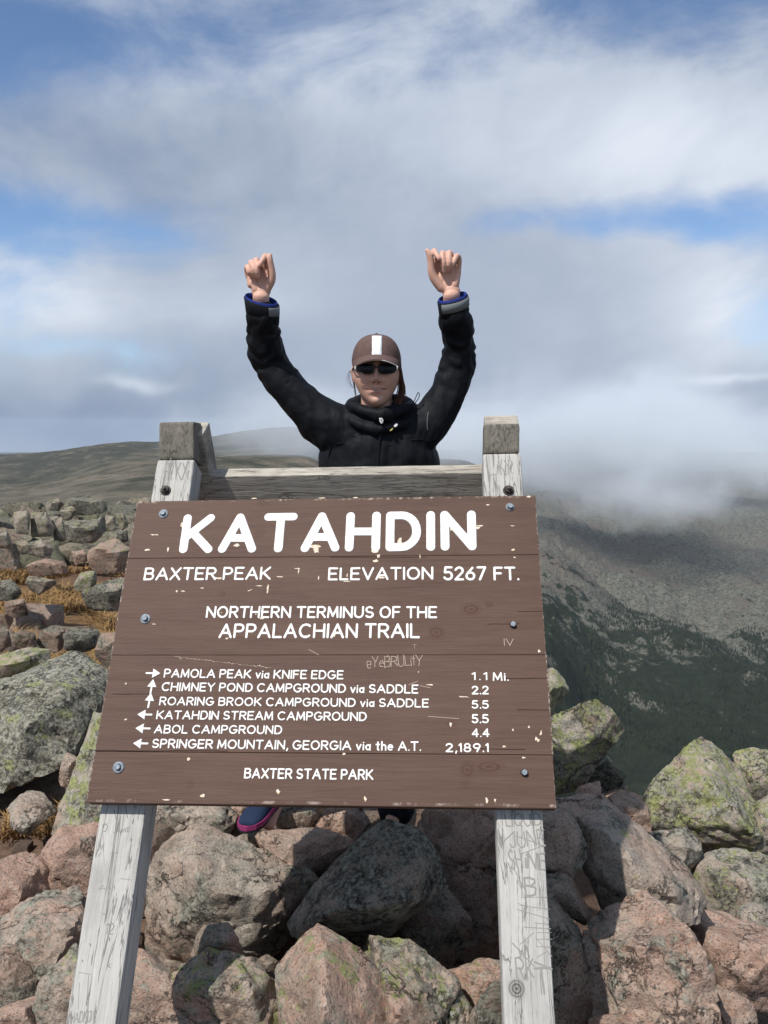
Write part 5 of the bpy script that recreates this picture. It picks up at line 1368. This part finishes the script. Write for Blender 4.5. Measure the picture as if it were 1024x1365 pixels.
def shoe(heel, toe, side):
    f_ = (toe - heel); Ls = .275; f_.normalize(); s_ = f_.cross(Vector((0, 0, 1))).normalized(); u_ = s_.cross(f_).normalized()
    o = heel
    secs = [(0, .020, .055), (.03, .030, .070), (.07, .034, .085), (.11, .035, .078), (.15, .038, .064), (.19, .044, .052), (.225, .043, .042), (.255, .033, .034), (.270, .018, .026)]
    n = 16; vs_ = []
    for (l, w, h) in secs:
        for k in range(n):
            a = 2 * math.pi * k / n; cx_, cz_ = math.cos(a), math.sin(a)
            zz = .022 + (h - .022) * max(cz_, 0) ** .8 if cz_ > 0 else .022 * (1 + cz_ * .4)
            vs_.append(o + f_ * l + s_ * (w * (abs(cx_) ** .8) * (1 if cx_ > 0 else -1)) + u_ * zz)
    fs = [(i * n + k, i * n + (k + 1) % n, (i + 1) * n + (k + 1) % n, (i + 1) * n + k) for i in range(len(secs) - 1) for k in range(n)]
    fs += [tuple(range(n)), tuple((len(secs) - 1) * n + k for k in range(n - 1, -1, -1))]
    so_ = simple('shoe', vs_, fs, m_shoe, person, True)
    def slab(nm, z0, z1, grow, mat):
        out = [(l, w + grow) for l, w, h in secs]; out[0] = (-grow, .014); out[-1] = (.274 + grow, .012)
        ring_ = [(l, w) for l, w in out] + [(l, -w) for l, w in reversed(out)]
        m_ = len(ring_); vv = [o + f_ * l + s_ * w + u_ * zz for zz in (z0, z1) for (l, w) in ring_]
        simple(nm, vv, [tuple(range(m_ - 1, -1, -1)), tuple(range(m_, 2 * m_))] + [(i, (i + 1) % m_, m_ + (i + 1) % m_, m_ + i) for i in range(m_)], mat, so_)
    slab('midsole', .007, .024, .004, m_mag); slab('outsole', -.002, .0065, .003, m_sole)
    for k in range(4):
        l = .10 + k * .024; hh = [.088, .080, .072, .064][k]
        strand('lace', [o + f_ * l + s_ * -.018 + u_ * (hh - .006), o + f_ * (l + .004) + u_ * hh, o + f_ * l + s_ * .018 + u_ * (hh - .006)], .0022, m_mag, so_, 6, 3)
    simple_c = tube_mesh([(o + f_ * .055 + u_ * .07, .033, .036), (o + f_ * .05 + u_ * .105, .035, .037)], 16)
    simple('shoe_collar', simple_c[0], simple_c[1], m_shoe, so_, True)
shoe(at(372, 1062, 2.98), at(337, 1098, 2.78), -1)
shoe(at(528, 1112, 3.08), at(524, 1160, 2.84), 1)

# cap
m_cap_f, nt, b = material('brown_cap_fabric', .85, .2)
P = nt.node('ShaderNodeTexCoord').outputs['Object']
nt.put(b.inputs['Base Color'], nt.mix(nt.mapr(nt.noise(P, 40, 4, .6), .3, .7), (.105, .066, .058), (.135, .087, .077)))
nt.put(b.inputs['Normal'], nt.bump(nt.noise(P, 45, 4, .6, .5), .004, .6))
def crown_pt(th, ph, gr=0.0):      # th around (0 = front), ph 0 rim .. 90 top
    a, e = R(th), R(ph)
    rx, ry, rz = .0815 + gr, .101 + gr, .0925 + gr
    ce = math.cos(e) ** .78
    seam = 1 - .010 * math.exp(-((((th + 30) % 60) - 30) / 3.0) ** 2)
    return HC + Vector((rx * math.sin(a) * ce * seam, .008 - ry * math.cos(a) * ce * seam, .026 + rz * math.sin(e) ** .95 if e > 0 else .026))
cv, cf = [], []
nph = 12; nth = 72
for i in range(nph + 1):
    for k in range(nth): cv.append(crown_pt(k * 360 / nth, 90 * i / nph * .995))
for i in range(nph):
    for k in range(nth): cf.append((i * nth + k, i * nth + (k + 1) % nth, (i + 1) * nth + (k + 1) % nth, (i + 1) * nth + k))
cap_o = simple('cap', cv, cf, m_cap_f, person, True)
sm = cap_o.modifiers.new('thickness', 'SOLIDIFY'); sm.thickness = .002
bv, bf = [], []
for (zo) in (0, -.003):
    for i in range(9):
        s = i / 8
        for k in range(25):
            t = -1 + 2 * k / 24
            x_ = .081 * t * (1 - .06 * s); arcf = math.sqrt(max(0, 1 - (t * .985) ** 2))
            y_ = .008 - .100 * arcf - .062 * s * (arcf ** .7); z_ = .046 - .004 * s - .017 * s * arcf - .030 * t * t * (.55 + .45 * s) + zo
            bv.append(HC + Vector((x_, y_, z_)))
for l in range(2):
    for i in range(8):
        for k in range(24):
            q_ = (l * 225 + i * 25 + k, l * 225 + i * 25 + k + 1, l * 225 + (i + 1) * 25 + k + 1, l * 225 + (i + 1) * 25 + k); bf.append(q_ if l else q_[::-1])
for k in range(24): bf.append((200 + k, 201 + k, 225 + 201 + k, 225 + 200 + k))
simple('brim', bv, bf, m_cap_f, cap_o, True)
pip = [bv[200 + k] + Vector((0, -.0012, -.001)) for k in range(15, 24)]
strand('piping', pip, .0012, m_white2, cap_o, 6, 2)
m_blaze, nt, b = material('white_blaze', .7, .3); nt.put(b.inputs['Base Color'], (.80, .80, .82))
P = nt.node('ShaderNodeTexCoord').outputs['Object']; nt.put(b.inputs['Normal'], nt.bump(nt.noise(P, 160, 4, .6), .002, .7))
pv, pf = [], []
ph_ = np.linspace(3, 60, 15)
for i, e in enumerate(ph_):
    hw = .0158 + random.uniform(-.0007, .0007); zc = math.cos(R(e)) ** .78
    for k in range(5):
        xx = .0022 + hw * (-1 + 2 * k / 4); th = math.degrees(math.asin(max(-1, min(1, xx / (.083 * zc)))))
        pv.append(crown_pt(th, e, .0016))
for i in range(14):
    for k in range(4): pf.append((i * 5 + k, i * 5 + k + 1, (i + 1) * 5 + k + 1, (i + 1) * 5 + k))
bl = simple('white_patch', pv, pf, m_blaze, cap_o, True); sm = bl.modifiers.new('thickness', 'SOLIDIFY'); sm.thickness = -.0012; sm.offset = 0
bt = tube_mesh([(crown_pt(0, 88) + Vector((0, .0, -.002)), .006, .006), (crown_pt(0, 89) + Vector((0, 0, .000)), .005, .005)], 10)
simple('top_button', bt[0], bt[1], m_cap_f, cap_o, True)

# sunglasses
m_lens, nt, b = material('dark_lens', .22, .18); nt.put(b.inputs['Base Color'], (.006, .006, .008))
m_frame, nt, b = material('brown_frame', .35, .5); nt.put(b.inputs['Base Color'], (.02, .013, .010))
def gpt(x_, z_, d=0): return HC + Vector((x_, -.1005 + 2.6 * x_ * x_ - d, z_))
glasses = None
gl = Parts()
fr_ring = []
for s in (-1, 1):
    outl = []
    for k in range(28):
        a = 2 * math.pi * k / 28; cx_, cz_ = math.cos(a), math.sin(a)
        X = .0275 * (abs(cx_) ** .62) * (1 if cx_ > 0 else -1); Z = .0158 * (abs(cz_) ** .68) * (1 if cz_ > 0 else -1)
        Z = Z * (1 - .14 * (X * s / .0275)) if Z < 0 else Z
        outl.append((s * .0345 + X, .001 + Z))
    vv = [gpt(s * .0345, .001, .002)] + [gpt(*q, .0015) for q in [(s * .0345 + (a - s * .0345) * .6, .001 + (c_ - .001) * .6) for a, c_ in outl]] + [gpt(*q, 0) for q in outl]
    ff = [(0, 1 + k, 1 + (k + 1) % 28) for k in range(28)] + [(1 + k, 29 + k, 29 + (k + 1) % 28, 1 + (k + 1) % 28) for k in range(28)]
    fr_ring.append((vv, ff, outl))
pts_ = [gpt(*q, .0005) for q in fr_ring[0][2]]; pts_.append(pts_[0])
gp = Parts()
for (vv, ff, outl) in fr_ring:
    rp = [gpt(*q, .0005) for q in outl]; rp.append(rp[0]); gp.add(tube_mesh([(p_, .0015, .0015) for p_ in rp], 6))
gp.add(tube_mesh([(gpt(-.009, .004), .0016, .0016), (gpt(0, .006, .002), .0016, .0016), (gpt(.009, .004), .0016, .0016)], 8))
for s in (-1, 1): gp.add(tube_mesh([(gpt(s * .061, .004), .0025, .0018), (HC + Vector((s * .075, -.065, .004)), .003, .0015), (HC + Vector((s * .079, .01, .006)), .003, .0015)], 8))
glasses = simple('sunglasses', gp.v, gp.f, m_frame, person, True)
for (vv, ff, outl) in fr_ring: simple('lens', vv, ff, m_lens, glasses, True)
for s in (-1, 1):
    c_ = HC + Vector((s * .0665, -.0885, .004)); h_ = tube_mesh([(c_ + Vector((0, -.002, -.0035)), .0022, .0022), (c_ + Vector((0, -.002, .0035)), .0022, .0022)], 8)
    simple('hinge', h_[0], h_[1], m_white2, glasses, True)

# hair
m_hair, nt, b = material('auburn_brown_hair', .5, .4)
P = nt.node('ShaderNodeTexCoord').outputs['Object']
nt.put(b.inputs['Base Color'], nt.mix(nt.mapr(nt.noise(P, 50, 3, .6), .3, .7), (.040, .018, .011), (.15, .068, .040)))
hp = Parts()
hp.add(tube_mesh(resample([(HC + Vector((0, .035, .04)), .070, .066), (HC + Vector((.0, .042, -.02)), .068, .060), (HC + Vector((.005, .052, -.06)), .052, .045), (HC + Vector((.02, .055, -.10)), .030, .028)], 4), 24))
hair = simple('hair', hp.v, hp.f, m_hair, person, True)
hs = Parts()
for k in range(90):             # loose locks on the right of the face
    a = random.uniform(0, 1); x0 = .070 + a * .010; y0 = random.uniform(-.03, .04); w_ = random.uniform(-.008, .010)
    hs.add(tube_mesh(resample([(HC + Vector((x0, y0, .022)), .0011), (HC + Vector((x0 + .005 + w_ * .6, y0 + .004, -.03)), .0012), (HC + Vector((x0 + .007 + w_, y0 + .01, -.062)), .0011), (HC + Vector((x0 - .002 + w_ * 1.3, y0 + .01, -.092)), .0009), (HC + Vector((x0 - .008 + w_ * 1.2, y0 + .01, -.115)), .0006)], 3), 4))
for k in range(7):
    x0 = -.072 - random.uniform(0, .006); y0 = random.uniform(-.01, .05)
    hs.add(tube_mesh(resample([(HC + Vector((x0, y0, .022)), .0010), (HC + Vector((x0 - .002, y0, -.015)), .0010), (HC + Vector((x0 + .002, y0, -.055)), .0007), (HC + Vector((x0 + .008, y0 + .01, -.10)), .0004)], 3), 4))
for k in range(8):              # wisps in the wind
    q = random.uniform(.5, 1.3)
    hs.add(tube_mesh(resample([(HC + Vector((-.074, .0, .005)), .0004), (HC + Vector((-.074 - .018 * q, -.005, -.004 * q)), .0004), (HC + Vector((-.074 - .024 * q, -.005, -.028)), .00035), (HC + Vector((-.074 - .012 * q + random.uniform(-.004, .01), -.005, -.056)), .0003)], 4), 3))
    hs.add(tube_mesh(resample([(HC + Vector((.080, .0, -.005)), .0004), (HC + Vector((.088 + .006 * q, -.005, -.05)), .0004), (HC + Vector((.090 + .006 * q, -.005, -.09)), .0003), (HC + Vector((.084 + .004 * q, -.005, -.125)), .0002)], 4), 3))
simple('hair_strands', hs.v, hs.f, m_hair, hair, True)['kind'] = 'stuff'
# nails
m_nail, nt, b = material('pink_nail', .3, .5); nt.put(b.inputs['Base Color'], (.58, .27, .24))
for (px, py, d, rx, rz) in ((335, 366, -.0275, .0040, .0045), (340, 367, -.0335, .0042, .005), (344.5, 368, -.0355, .0042, .005), (592, 359.5, -.0375, .0045, .0055), (598.3, 358, -.0335, .0042, .005), (585.3, 344, -.0528, .0038, .0042), (346.5, 352, -.0510, .0038, .0045)):
    c_ = at(px, py, 2.69 + d); n = 12
    vv = [c_ + Vector((0, -.0012, 0))] + [c_ + Vector((rx * math.cos(k * 6.283 / n), .0006, rz * math.sin(k * 6.283 / n))) for k in range(n)]
    simple('nail', vv, [(0, 1 + k, 1 + (k + 1) % n) for k in range(n)], m_nail, person, True)
